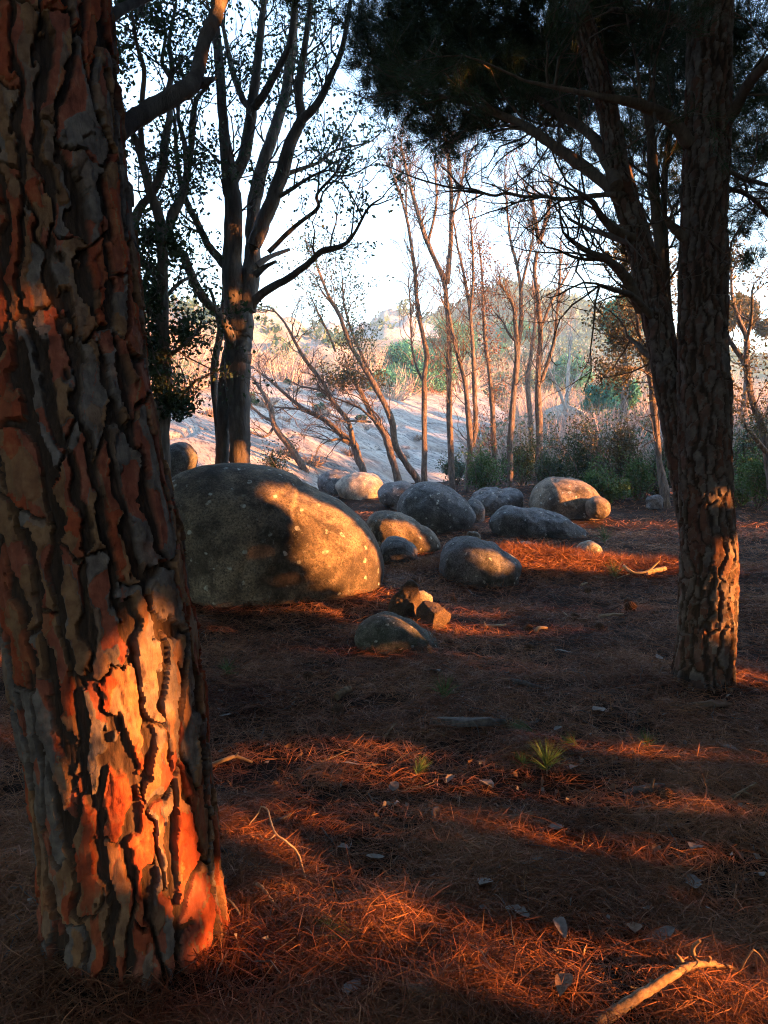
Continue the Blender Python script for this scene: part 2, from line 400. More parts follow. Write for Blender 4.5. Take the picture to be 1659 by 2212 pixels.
# --- forest floor
m, nt, bs = nodes_of('forest_floor')
n1 = texnoise(nt, 1.3, 5); n2 = texnoise(nt, 28, 7, 0.75, dist=1.2); n3 = texnoise(nt, 140, 3, 0.7, dist=1.5)
c = ramp(nt, n2, [(0.28, (0.010, 0.006, 0.004)), (0.5, (0.026, 0.014, 0.009)), (0.68, (0.06, 0.028, 0.016)), (0.82, (0.13, 0.07, 0.042))])
c = mix(nt, ramp(nt, n1, [(0.45, (0, 0, 0)), (0.65, (0.6, 0.6, 0.6))]), c, ramp(nt, n3, [(0.35, (0.014, 0.010, 0.008)), (0.7, (0.07, 0.05, 0.038))]))
nt.links.new(c, bs.inputs['Base Color']); bs.inputs['Roughness'].default_value = 0.95; bs.inputs['Specular IOR Level'].default_value = 0.08
b1 = bump(nt, n2, 0.8, 0.03, bs); bump(nt, n3, 0.7, 0.006, bs, b1)
M['floor'] = m
xs = np.concatenate([np.linspace(-60, -8, 27)[:-1], np.linspace(-8, 8, 161), np.linspace(8, 60, 27)[1:]])
ys = np.concatenate([np.linspace(-30, 0, 20)[:-1], np.linspace(0, 12, 151), np.linspace(12, 34, 90)[1:]])
V, F = grid(xs, ys, gheight)
ground = mk('ground', V, None, F, M['floor']); tag(ground, 'dark forest floor of brown pine needles', kind='structure')

# --- granite slope on the left, behind the boulders
m, nt, bs = nodes_of('slab_granite')
tc = N(nt, 'ShaderNodeTexCoord')
mp = N(nt, 'ShaderNodeMapping'); mp.inputs['Rotation'].default_value = (0, 0, R(60)); nt.links.new(tc.outputs['Object'], mp.inputs[0])
st = texnoise(nt, 1.2, 7, 0.62, vec=mp.outputs[0], stretch=(0.10, 0.8, 0.8), dist=0.3)
st2 = texnoise(nt, 5.0, 6, 0.7, vec=mp.outputs[0], stretch=(0.05, 0.6, 0.6), dist=0.15)
g2 = texnoise(nt, 9, 8, 0.75)
c = ramp(nt, st, [(0.30, (0.20, 0.18, 0.15)), (0.45, (0.37, 0.335, 0.28)), (0.6, (0.48, 0.44, 0.37)), (0.75, (0.38, 0.29, 0.21))])
c = mix(nt, ramp(nt, st2, [(0.46, (0, 0, 0)), (0.60, (0.85, 0.85, 0.85))]), c, (0.19, 0.17, 0.155))
st3 = texnoise(nt, 11.0, 5, 0.7, vec=mp.outputs[0], stretch=(0.07, 1.0, 1.0), dist=0.2)
c = mix(nt, ramp(nt, st3, [(0.52, (0, 0, 0)), (0.58, (0.9, 0.9, 0.9))]), c, (0.08, 0.07, 0.065))
c = mix(nt, ramp(nt, texnoise(nt, 0.7, 4, 0.6, vec=mp.outputs[0], stretch=(0.3, 1.0, 1.0)), [(0.5, (0, 0, 0)), (0.68, (0.7, 0.7, 0.7))]), c, (0.24, 0.17, 0.12))
nt.links.new(c, bs.inputs['Base Color']); bs.inputs['Roughness'].default_value = 0.85
b1 = bump(nt, st2, 0.22, 0.06, bs); b1 = bump(nt, st3, 0.3, 0.03, bs, b1); bump(nt, g2, 0.35, 0.03, bs, b1)
M['slab'] = m
V, F = grid(np.linspace(-34, 7, 240), np.linspace(11, 60, 260), slab)
keep = (V[F, 2].max(1) > gheight(V[F[:, 0], 0], V[F[:, 0], 1]) - 0.25)
F = F[keep]; used = np.unique(F); remap = np.full(len(V), -1); remap[used] = np.arange(len(used))
o = mk('granite_slope', V[used], None, remap[F], M['slab']); tag(o, 'pale streaked granite slope rising behind the boulders', kind='structure')

# --- scrubby hillside
m, nt, bs = nodes_of('scrub_hillside')
n1 = texnoise(nt, 0.22, 6, 0.65); n2 = texnoise(nt, 2.2, 7, 0.75)
c = ramp(nt, n2, [(0.3, (0.15, 0.11, 0.085)), (0.5, (0.32, 0.24, 0.185)), (0.7, (0.46, 0.37, 0.30))])
c = mix(nt, ramp(nt, n1, [(0.42, (0, 0, 0)), (0.52, (0.85, 0.85, 0.85))]), c, ramp(nt, n2, [(0.35, (0.03, 0.06, 0.035)), (0.65, (0.09, 0.13, 0.07))]))
nt.links.new(c, bs.inputs['Base Color']); bs.inputs['Roughness'].default_value = 0.95
bump(nt, n2, 1.0, 0.5, bs)
M['hill'] = m
V, F = grid(np.linspace(-90, 110, 150), np.linspace(22, 125, 110), hill)
o = mk('hillside', V, None, F, M['hill']); tag(o, 'sunlit hillside of dry scrub behind the trees', kind='structure')

# --- far rocky hills
m, nt, bs = nodes_of('far_rock')
n1 = texnoise(nt, 0.05, 6, 0.65); n2 = texnoise(nt, 0.35, 8, 0.75); ge = N(nt, 'ShaderNodeNewGeometry')
rockc = ramp(nt, n2, [(0.3, (0.20, 0.17, 0.15)), (0.5, (0.40, 0.36, 0.33)), (0.7, (0.52, 0.48, 0.44))])
greenc = ramp(nt, n2, [(0.35, (0.025, 0.07, 0.042)), (0.7, (0.07, 0.14, 0.08))])
a_ = N(nt, 'ShaderNodeAttribute', attribute_name='veg')
sx = N(nt, 'ShaderNodeSeparateColor'); nt.links.new(a_.outputs['Color'], sx.inputs[0])
c = mix(nt, sx.outputs[0], rockc, greenc)
nt.links.new(c, bs.inputs['Base Color']); bs.inputs['Roughness'].default_value = 0.95
bump(nt, n2, 0.8, 1.5, bs)
M['far'] = m
def far_hill(name, x0, x1, y0, depth, ridge, rocky, seed, label, nx=170, ny=60):
    """a hill whose crest follows ridge(x) at distance y0, with blocky outcrops on the crest"""
    X, T = np.meshgrid(np.linspace(x0, x1, nx), np.linspace(-1.15, 1.0, ny))
    Y = y0 + T * depth
    z = ridge(X) * np.clip(1 - np.abs(T) ** 1.6, -0.4, 1)
    rk = sstep(-0.75, -0.25, T) * rocky(X)
    blk = np.abs(noise3(X * 0.22, Y * 0.22, 0 * X, seed)) * 4.2 + np.abs(noise3(X * 0.5, Y * 0.5, 0 * X, seed + 3)) * 2.0 + np.abs(noise3(X * 1.1, Y * 1.1, 0 * X, seed + 5)) * 0.9
    z = z + rk * (blk - 1.7) * 0.6 + 0.6 * fbm(X * 0.1, Y * 0.1, 0 * X, 3, seed + 7)
    veg = np.clip(1.15 - rk * 1.25 + 0.55 * fbm(X * 0.12, Y * 0.16, 0 * X, 4, seed + 9), 0, 1)
    V = np.stack([X, Y, z], -1).reshape(-1, 3)
    i = np.arange(ny - 1)[:, None] * nx; j = np.arange(nx - 1)[None]
    F = np.stack([i + j, i + j + 1, i + nx + j + 1, i + nx + j], -1).reshape(-1, 4)
    o = mk(name, V, None, F, M['far'], attr={'veg': np.repeat(veg.reshape(-1, 1), 3, 1)}, smooth=False)
    tag(o, label, kind='structure'); return V[(T.ravel() < 0.15) & (T.ravel() > -0.95)]
def disp_ridge(pts, y0):
    px = np.array([p[0] for p in pts]); py = np.array([p[1] for p in pts])
    w = np.array([at(a, b, y0) for a, b in pts])
    return lambda X: np.interp(X, w[:, 0], w[:, 2])
HV1 = far_hill('rocky_hill', -40, 70, 150, 45, disp_ridge([(400, 745), (640, 730), (780, 728), (830, 694), (880, 694), (920, 712), (1000, 745), (1400, 770), (1659, 800)], 150),
         lambda X: np.clip(1.0 - 0.02 * np.clip(X - 12, 0, 50), 0.2, 1), 61, 'far hill crowned with jagged granite outcrops')
HV2 = far_hill('green_hill', -20, 90, 185, 60, disp_ridge([(700, 780), (900, 715), (960, 690), (1020, 655), (1080, 642), (1160, 652), (1230, 672), (1300, 700), (1400, 760), (1700, 800)], 185),
         lambda X: 0.28 + 0 * X, 83, 'far green hill with pale rocks behind the bare trees')
HV3 = far_hill('granite_ridge', -60, 0, 72, 22, disp_ridge([(-400, 640), (300, 690), (430, 700), (560, 700), (640, 735), (760, 770), (830, 840)], 72),
         lambda X: 0.75 + 0 * X, 95, 'granite ridge with bushes above the pale slope')
V, F = grid(np.linspace(-120, 120, 12), np.linspace(115, 290, 12), lambda X, Y: 0 * X - 3.0)
o = mk('terrain', V, None, F, M['hill']); tag(o, 'low land behind the hills', kind='structure')

# ================================================================== BOULDERS
def ico(sub):
    t = (1 + 5 ** 0.5) / 2
    V = norm(np.array([(-1, t, 0), (1, t, 0), (-1, -t, 0), (1, -t, 0), (0, -1, t), (0, 1, t), (0, -1, -t), (0, 1, -t), (t, 0, -1), (t, 0, 1), (-t, 0, -1), (-t, 0, 1)], float))
    F = np.array([(0, 11, 5), (0, 5, 1), (0, 1, 7), (0, 7, 10), (0, 10, 11), (1, 5, 9), (5, 11, 4), (11, 10, 2), (10, 7, 6), (7, 1, 8), (3, 9, 4), (3, 4, 2), (3, 2, 6), (3, 6, 8), (3, 8, 9), (4, 9, 5), (2, 4, 11), (6, 2, 10), (8, 6, 7), (9, 8, 1)])
    for _ in range(sub):
        e = np.sort(np.concatenate([F[:, [0, 1]], F[:, [1, 2]], F[:, [2, 0]]]), 1)
        u, inv = np.unique(e, axis=0, return_inverse=True); inv = inv.ravel()
        mid = norm(V[u[:, 0]] + V[u[:, 1]]); n = len(V); k = len(F)
        a, b, c = inv[:k] + n, inv[k:2 * k] + n, inv[2 * k:] + n
        V = np.vstack([V, mid])
        F = np.concatenate([np.stack([F[:, 0], a, c], 1), np.stack([F[:, 1], b, a], 1), np.stack([F[:, 2], c, b], 1), np.stack([a, b, c], 1)])
    return V, F
ICO = {k: ico(k) for k in (2, 3, 4, 5, 6)}
def boulder(name, sil, d, t, mat, label, sub=4, rough=0.02, seed=0, group=None, lean=0.0, sharp=1.0, skirt=0.95, flat=False):
    """rounded rock: sil is its outline (picture points), d its distance, t its half depth in metres"""
    W = np.array([at(x, y, d) for x, y in sil]); c = 0.5 * (W.max(0) + W.min(0))
    if skirt: c[2] = W[:, 2].min() + (0.32 if not flat else 0.5) * (W[:, 2].max() - W[:, 2].min())
    q = W - c; ang = np.arctan2(q[:, 2], q[:, 0]); rad = np.hypot(q[:, 0], q[:, 2])
    o = np.argsort(ang); ang, rad = ang[o], rad[o]
    A = np.linspace(-math.pi, math.pi, 361)
    Rr = np.interp(A, np.r_[ang - 2 * math.pi, ang, ang + 2 * math.pi], np.r_[rad, rad, rad])
    k = np.exp(-np.linspace(-2, 2, 25) ** 2); k /= k.sum()
    Rr = np.convolve(np.r_[Rr[-26:-1], Rr, Rr[1:26]], k, 'same')[25:-25]
    n, F = ICO[sub]
    r = np.interp(np.arctan2(n[:, 2], n[:, 0]), A, Rr)
    s = np.hypot(n[:, 0], n[:, 2]); s2 = np.where(s > 0, s ** (0.82 * sharp) / np.maximum(s, 1e-6), 1)
    yy = np.sign(n[:, 1]) * np.abs(n[:, 1]) ** 0.9
    V = np.stack([r * n[:, 0] * s2, t * yy, r * n[:, 2] * s2], -1)
    hz = np.hypot(n[:, 0], n[:, 1]); k_ = np.where(n[:, 2] < -0.02, np.maximum(hz, 0.3) ** -skirt, 1.0)   # buried foot does not draw in
    V[:, 0] *= k_; V[:, 1] *= k_
    if flat:                                                   # broken stone: flat facets
        rg = np.random.default_rng(seed); m_ = norm(rg.normal(size=(9, 3)) * [1, 1, 0.7]); dk = rg.uniform(0.5, 0.85, 9)
        f_ = (dk / np.maximum(n @ m_.T, 1e-3)).min(1).clip(0.3, 1.25); V = V * f_[:, None] * 1.2
    V[:, 1] += lean * V[:, 2]
    sc = 2.2 / max(rad.max(), 0.1)
    dn = 1.6 * fbm(V[:, 0] * sc * 0.8 + seed, V[:, 1] * sc * 0.8, V[:, 2] * sc * 0.8, 4, seed) - 0.35 * np.abs(noise3(V[:, 0] * sc * 2.2, V[:, 1] * sc * 2.2, V[:, 2] * sc * 2.2 + seed, seed + 3))
    V = V + n * (rough * rad.mean() * dn)[:, None]
    if sub >= 4 and not flat:                                  # a few weathering seams and a spalled face
        rg = np.random.default_rng(seed + 77)
        for _ in range(3):
            m_ = norm(rg.normal(size=3) * [1, 0.7, 0.5]); off = rg.uniform(-0.4, 0.4) * rad.mean()
            q_ = V @ m_ - off + 0.06 * rad.mean() * fbm(V[:, 0] * sc * 2, V[:, 1] * sc * 2, V[:, 2] * sc * 2, 3, seed + 5)
            V = V - n * (0.022 * rad.mean() * np.exp(-(q_ / (0.018 * rad.mean() + 0.006)) ** 2) + 0.016 * rad.mean() * sstep(0, 0.03, q_))[:, None]
    base = np.array([c[0], c[1], 0.0])
    V = V + c
    ob = mk(name, V, F, None, mat, None, base, smooth=not flat)
    return tag(ob, label, 'boulder' if name == 'boulder' else 'rock', group)
gB = 'granite boulders on the forest floor'
boulder('boulder', [(350, 1040), (352, 1075), (360, 1150), (365, 1230), (380, 1300), (430, 1335), (600, 1345), (740, 1335), (800, 1300), (824, 1275), (833, 1230), (824, 1180), (800, 1130), (760, 1092), (700, 1055), (640, 1025), (580, 1006), (510, 996), (440, 1000), (385, 1015)],
        7.2, 0.95, M['granite'], 'largest rounded granite boulder, half lit, with pale lichen spots', 6, 0.022, 3, gB, skirt=0.3)
boulder('boulder', [(688, 1030), (700, 1022), (735, 1020), (765, 1025), (760, 1060), (720, 1075), (690, 1060)], 18.5, 0.5, M['granite_grey'], 'bluish low boulder touching the sunlit pale boulder at the slope foot', 4, 0.05, 5, gB)
boulder('boulder', [(720, 1050), (740, 1028), (770, 1020), (800, 1022), (825, 1038), (832, 1058), (815, 1078), (770, 1082), (735, 1075)], 17.5, 0.7, M['granite_pale'], 'pale sunlit boulder just above the largest boulder, near the slope', 4, 0.04, 7, gB)
boulder('boulder', [(814, 1062), (828, 1047), (855, 1040), (890, 1043), (908, 1058), (900, 1085), (850, 1092), (820, 1085)], 15.5, 0.5, M['granite_grey'], 'small brown boulder between the pale boulder and the dark boulder', 4, 0.04, 9, gB)
boulder('boulder', [(853, 1098), (862, 1072), (885, 1050), (915, 1040), (950, 1043), (985, 1062), (1015, 1090), (1030, 1115), (1000, 1150), (940, 1160), (880, 1150), (858, 1125)], 11.9, 0.62, M['granite_grey'], 'dark domed boulder in the middle of the rock group', 5, 0.03, 11, gB)
boulder('boulder', [(1008, 1085), (1020, 1076), (1038, 1082), (1048, 1102), (1040, 1122), (1015, 1122)], 12.2, 0.28, M['granite_grey'], 'small boulder leaning against the right end of the dark domed boulder', 4, 0.05, 13, gB)
boulder('boulder', [(1012, 1075), (1030, 1058), (1060, 1051), (1085, 1060), (1105, 1058), (1126, 1066), (1124, 1095), (1095, 1108), (1040, 1106), (1015, 1095)], 14.3, 0.5, M['granite_grey'], 'dark knobbly boulder behind, left of the sunlit turtle shaped boulder', 5, 0.08, 15, gB)
boulder('boulder', [(1145, 1090), (1150, 1065), (1165, 1045), (1195, 1031), (1225, 1028), (1258, 1036), (1285, 1058), (1300, 1078), (1312, 1100), (1300, 1125), (1240, 1128), (1180, 1122), (1150, 1110)], 13.9, 0.7, M['granite'], 'sunlit turtle shaped boulder at the clearing edge', 5, 0.025, 17, gB)
boulder('boulder', [(1264, 1098), (1268, 1082), (1282, 1073), (1300, 1074), (1314, 1084), (1318, 1098), (1312, 1114), (1296, 1122), (1276, 1118)], 13.15, 0.22, M['granite'], 'ball shaped boulder like a head in front of the turtle shaped boulder', 4, 0.03, 19, gB, skirt=0.0)
boulder('boulder', [(1055, 1125), (1070, 1104), (1100, 1094), (1130, 1098), (1160, 1092), (1200, 1103), (1235, 1125), (1270, 1150), (1275, 1170), (1200, 1180), (1110, 1176), (1065, 1155)], 11.2, 0.5, M['granite_grey'], 'long low dark boulder in front of the turtle shaped boulder', 5, 0.06, 21, gB)
boulder('boulder', [(792, 1118), (810, 1103), (850, 1100), (885, 1112), (915, 1135), (945, 1160), (955, 1180), (900, 1200), (840, 1200), (800, 1180)], 9.9, 0.42, M['granite'], 'sloping boulder with a sunlit flank right of the largest boulder', 5, 0.045, 23, gB)
boulder('boulder', [(820, 1180), (835, 1160), (860, 1158), (885, 1172), (903, 1192), (890, 1215), (840, 1220), (820, 1205)], 8.9, 0.3, M['granite_grey'], 'small grey boulder tucked between the largest boulder and the sloping boulder', 4, 0.04, 25, gB)
boulder('boulder', [(947, 1205), (955, 1180), (975, 1165), (1010, 1160), (1045, 1168), (1090, 1190), (1125, 1215), (1120, 1260), (1050, 1280), (985, 1268), (950, 1240)], 7.9, 0.45, M['granite_grey'], 'blue grey boulder half buried under sunlit needles', 5, 0.05, 27, gB)
boulder('boulder', [(1092, 1188), (1110, 1173), (1135, 1170), (1160, 1178), (1182, 1198), (1160, 1215), (1110, 1212)], 9.0, 0.25, M['granite_grey'], 'small low grey boulder behind the sunlit needle bank', 4, 0.05, 29, gB)
boulder('boulder', [(1246, 1185), (1258, 1172), (1278, 1168), (1294, 1177), (1301, 1195), (1280, 1208), (1252, 1203)], 9.2, 0.17, M['granite_pale'], 'lone small round boulder with a sunlit right rim', 4, 0.04, 31, gB)
boulder('boulder', [(762, 1375), (775, 1345), (800, 1326), (830, 1320), (870, 1334), (915, 1358), (950, 1388), (957, 1410), (930, 1440), (850, 1448), (785, 1420)], 5.35, 0.28, M['granite_moss'], 'dark mossy boulder in front of the largest boulder', 5, 0.03, 33, gB)
boulder('stone', [(838, 1305), (850, 1280), (885, 1271), (905, 1290), (917, 1318), (905, 1345), (860, 1350), (842, 1335)], 6.1, 0.12, M['stone_brown'], 'upright angular stone beside the mossy boulder', 4, 0.07, 35, 'angular stones', sharp=1.25, flat=True)
boulder('stone', [(905, 1325), (918, 1308), (940, 1304), (962, 1325), (975, 1345), (960, 1362), (920, 1358)], 5.85, 0.10, M['stone_brown'], 'slanted angular stone right of the upright angular stone', 4, 0.07, 37, 'angular stones', sharp=1.25, flat=True)
boulder('boulder', [(352, 985), (365, 962), (400, 955), (425, 985), (400, 1020), (355, 1020)], 9.6, 0.35, M['granite_grey'], 'dark boulder behind the largest boulder, beside the near trunk', 4, 0.05, 39, gB)
boulder('stone', [(1008, 1154), (1020, 1148), (1035, 1152), (1038, 1160), (1012, 1162)], 9.6, 0.05, M['granite_pale'], 'small pale flat stone above the blue grey boulder', 3, 0.1, 41, 'small stones')
boulder('stone', [(1310, 1216), (1330, 1211), (1346, 1216), (1346, 1228), (1312, 1228)], 8.4, 0.08, M['granite_grey'], 'small blue flat stone behind the sunlit twigs', 3, 0.1, 43, 'small stones')
boulder('stone', [(1395, 1078), (1410, 1070), (1428, 1072), (1432, 1086), (1400, 1090)], 15.0, 0.12, M['granite_grey'], 'small grey stone at the foot of the far slim pine', 3, 0.1, 45, 'small stones')
boulder('stone', [(890, 1285), (905, 1277), (925, 1281), (935, 1296), (905, 1300)], 6.6, 0.07, M['granite_pale'], 'small pale stone behind the angular stones', 3, 0.1, 47, 'small stones')
boulder('boulder', [(1330, 950), (1350, 930), (1385, 920), (1425, 925), (1450, 945), (1440, 975), (1350, 978)], 34.0, 1.2, M['granite_pale'], 'pale granite hump behind the bushes', 4, 0.05, 49, gB)
boulder('boulder', [(1170, 905), (1190, 882), (1230, 878), (1265, 895), (1270, 925), (1180, 930)], 38.0, 1.5, M['granite_pale'], 'pale granite block among dry scrub behind the bare trees', 4, 0.06, 51, gB)

# ================================================================== TREES
def resample(P, step):
    d = np.r_[0, np.cumsum(np.linalg.norm(np.diff(P[:, :3], axis=0), axis=1))]
    n = max(int(d[-1] / step), 4); t = np.linspace(0, d[-1], n + 1)
    return np.stack([np.interp(t, d, P[:, k]) for k in range(P.shape[1])], 1), t
def bark_trunk(parent, base, path, mat, cw, ch, depth, res, nplates, seed, knots=(), wv=0.010, part='trunk'):
    """a pine stem whose bark is real relief: raised plates (each its own object) between rough fissures"""
    P, t = resample(smooth_path(np.array(path), 10), res)
    rad = P[:, 3]; P = P[:, :3]
    R0 = float(rad.mean()); nu = int(2 * math.pi * R0 / res)
    T, Nn, B = frames(P)
    th = np.arange(nu) / nu * 2 * math.pi
    TH, TT = np.meshgrid(th, t)
    cx, sx = np.cos(TH) * R0, np.sin(TH) * R0
    k = 0.06 / cw
    w1 = fbm(cx * 9 * k, sx * 9 * k, TT * 5 * k, 3, seed); w2 = fbm(cx * 9 * k + 9, sx * 9 * k, TT * 5 * k, 3, seed + 5)
    w3 = fbm(cx * 45 * k, sx * 45 * k, TT * 22 * k, 3, seed + 50, 0.6)
    def cells(cw_, ch_, sd, wa, wb, ja, jb):
        """stretched Voronoi cells round the stem: id, distance to the border (m), how upright the border is"""
        ncol = max(int(round(2 * math.pi * R0 / cw_)), 6); cw_ = 2 * math.pi * R0 / ncol
        a = (TH / (2 * math.pi)) * ncol + wa; b = TT / ch_ + wb
        i0 = np.floor(a)
        best = np.full(a.shape, 1e9); sec = np.full(a.shape, 1e9)
        ba = np.zeros_like(a); bb = np.zeros_like(a); sa_ = np.zeros_like(a); sb_ = np.zeros_like(a); bid = np.zeros(a.shape, np.int64)
        for di in (-1, 0, 1):
            ii = i0 + di; iw = np.mod(ii, ncol)
            off = _hash(iw, iw * 0, iw * 0, sd + 2)
            j0 = np.floor(b - off)
            for dj in (-1, 0, 1):
                jj = j0 + dj
                pa = ii + 0.5 + ja * (2 * _hash(iw, jj, iw * 0, sd + 3) - 1)
                pb = jj + off + 0.5 + jb * (2 * _hash(iw, jj, iw * 0, sd + 4) - 1)
                dd = (a - pa) ** 2 + (b - pb) ** 2
                pid = (iw * 4096 + (jj + 64)).astype(np.int64)
                m1 = dd < best; m2 = (~m1) & (dd < sec)
                sec = np.where(m1, best, np.where(m2, dd, sec)); sa_ = np.where(m1, ba, np.where(m2, pa, sa_)); sb_ = np.where(m1, bb, np.where(m2, pb, sb_))
                best = np.where(m1, dd, best); ba = np.where(m1, pa, ba); bb = np.where(m1, pb, bb); bid = np.where(m1, pid, bid)
        da, db = (sa_ - ba) / cw_, (sb_ - bb) / ch_
        g = np.hypot(da, db) + 1e-9
        return bid, (sec - best) / 2 / g, np.abs(da) / g
    bid, e, nx = cells(cw, ch, seed, 0.50 * w1 + 0.16 * w3, 0.34 * w2 + 0.05 * w3, 0.30, 0.45)
    fid_, fe, fn = cells(cw * 0.45, ch * 0.30, seed + 70, 0.8 * w1 + 0.42 * w3, 0.55 * w2 + 0.20 * w3, 0.42, 0.46)
    rnd = _hash(bid, bid * 0, bid * 0, seed + 8); rnd2 = _hash(bid, bid * 0 + 5, bid * 0, seed + 9)
    fr = _hash(fid_, bid, bid * 0, seed + 18)
    wid = (wv * 0.12 + wv * 0.88 * nx ** 3) * (0.75 + 0.75 * noise3(cx * 14, sx * 14, TT * 5, seed + 12)) + 0.0025 * w3
    wid = np.maximum(wid, wv * 0.06)
    plate = sstep(wid, wid + 0.18 * wv + 0.0015, e)
    tone = np.clip(0.62 * rnd + 0.55 * fr - 0.08, 0, 1)
    lev = np.floor(fr * 4) / 3.0
    lev = lev * (0.35 + 0.65 * sstep(0.0, 0.0025, fe)) 
    rnd = tone
    LT = fbm(cx * 22, sx * 22, TT * 9, 4, seed + 61, 0.6)
    fine = fbm(cx * 70, sx * 70, TT * 26, 3, seed + 30)
    fib = fbm(cx * 60, sx * 60, TT * 9, 3, seed + 33)
    h = depth * plate * (0.66 + 0.34 * rnd2) + 0.36 * depth * plate * (lev - 0.5) + (0.08 * fine + 0.05 * fib) * depth * plate + 0.17 * depth * plate * (np.floor(LT * 4) / 4) + (1 - plate) * 0.20 * depth * fib
    h = h - depth * 0.8
    big = 0.05 * R0 * fbm(cx * 3.2, sx * 3.2, TT * 1.1, 2, seed + 40)
    kd = np.zeros_like(h)
    for kth, kt, kr, kh in knots:
        dth = (np.mod(TH - kth + math.pi, 2 * math.pi) - math.pi) * R0
        dd = np.hypot(dth, (TT - kt) * 0.8) / kr
        ring = np.exp(-((dd - 0.75) / 0.35) ** 2) * kh - 1.3 * kh * np.exp(-(dd / 0.38) ** 2)
        h = h + ring + 0.25 * kh * np.exp(-dd ** 2) * fbm(cx * 30, sx * 30, TT * 14, 3, seed + 44)
    rr = rad[:, None] + h + big
    V = P[:, None] + (np.cos(TH)[..., None] * Nn[:, None] + np.sin(TH)[..., None] * B[:, None]) * rr[..., None]
    nv = len(P); V = V.reshape(-1, 3)
    i = np.arange(nv - 1)[:, None] * nu; j = np.arange(nu)[None]; kx = (j + 1) % nu
    F = np.stack([i + j, i + kx, i + nu + kx, i + nu + j], -1).reshape(-1, 4)
    A = np.stack([rnd, lev, plate], -1).reshape(-1, 3)
    fid = bid.ravel()[F]; pm = plate.ravel()[F].min(1)
    face = np.where((fid.min(1) == fid.max(1)) & (pm > 0.35), fid[:, 0], -1)
    cen = V[F].mean(1); nrm = norm(np.cross(V[F[:, 1]] - V[F[:, 0]], V[F[:, 3]] - V[F[:, 0]]))
    vis = (nrm * norm(EYE - cen)).sum(1) > -0.05
    ids, cnt = np.unique(face[(face >= 0) & vis], return_counts=True)
    ids = ids[np.argsort(-cnt)][:nplates]
    sel = np.isin(face, ids)
    def sub(Fs, name, par):
        u, inv = np.unique(Fs, return_inverse=True)
        return mk(name, V[u], None, inv.reshape(-1, 4), mat, par, base, attr={'bark': A[u]})
    order = np.argsort(face[sel], kind='stable'); Fs = F[sel][order]; fs = face[sel][order]
    cuts = np.flatnonzero(np.diff(fs)) + 1
    rest = [F[~sel]]; plates = []
    for Fp in np.split(Fs, cuts):                              # a plate is one connected piece; crumbs stay with the stem
        u, inv = np.unique(Fp, return_inverse=True); inv = inv.reshape(-1, 4); lab = np.arange(len(Fp))
        while True:
            vl = np.full(len(u), len(Fp)); np.minimum.at(vl, inv.ravel(), np.repeat(lab, 4)); nl = vl[inv].min(1)
            if (nl == lab).all(): break
            lab = nl
        big_ = lab == np.bincount(lab).argmax()
        if big_.sum() > 3: plates.append(Fp[big_]); rest.append(Fp[~big_])
        else: rest.append(Fp)
    tr = sub(np.concatenate(rest), part, parent)
    for Fp in plates: sub(Fp, 'bark_plate', tr)
    return tr

def grow(mb, tips, p, d, L, r, level, rng, up=0.15, wig=0.28, kids=3, sides=4, seg=5, ang=0.8, droop=0.0):
    """a twig that wanders and forks; leaf spots go to tips"""
    d = norm(d); pts = [p]; q = np.array(p, float); dirs = []
    for s in range(seg):
        d = norm(d + rng.normal(size=3) * wig + np.array([0, 0, up - droop * s / seg]))
        q = q + d * L / seg; pts.append(q); dirs.append(d)
    pts = np.array(pts)
    tube(mb, pts, np.linspace(r, r * 0.35, seg + 1), sides, cap=False)
    if tips is not None:
        for s in range(max(1, seg - 3), seg + 1): tips.append((pts[s], dirs[min(s, seg) - 1]))
    if level > 0:
        for k in range(kids):
            s = rng.integers(1, seg + 1)
            side = norm(rng.normal(size=3)); side = norm(side - dirs[s - 1] * np.dot(side, dirs[s - 1]))
            grow(mb, tips, pts[s], dirs[s - 1] * math.cos(ang) + side * math.sin(ang), L * rng.uniform(0.45, 0.7), r * 0.55, level - 1, rng, up, wig, kids, 3, max(3, seg - 1), ang, droop)

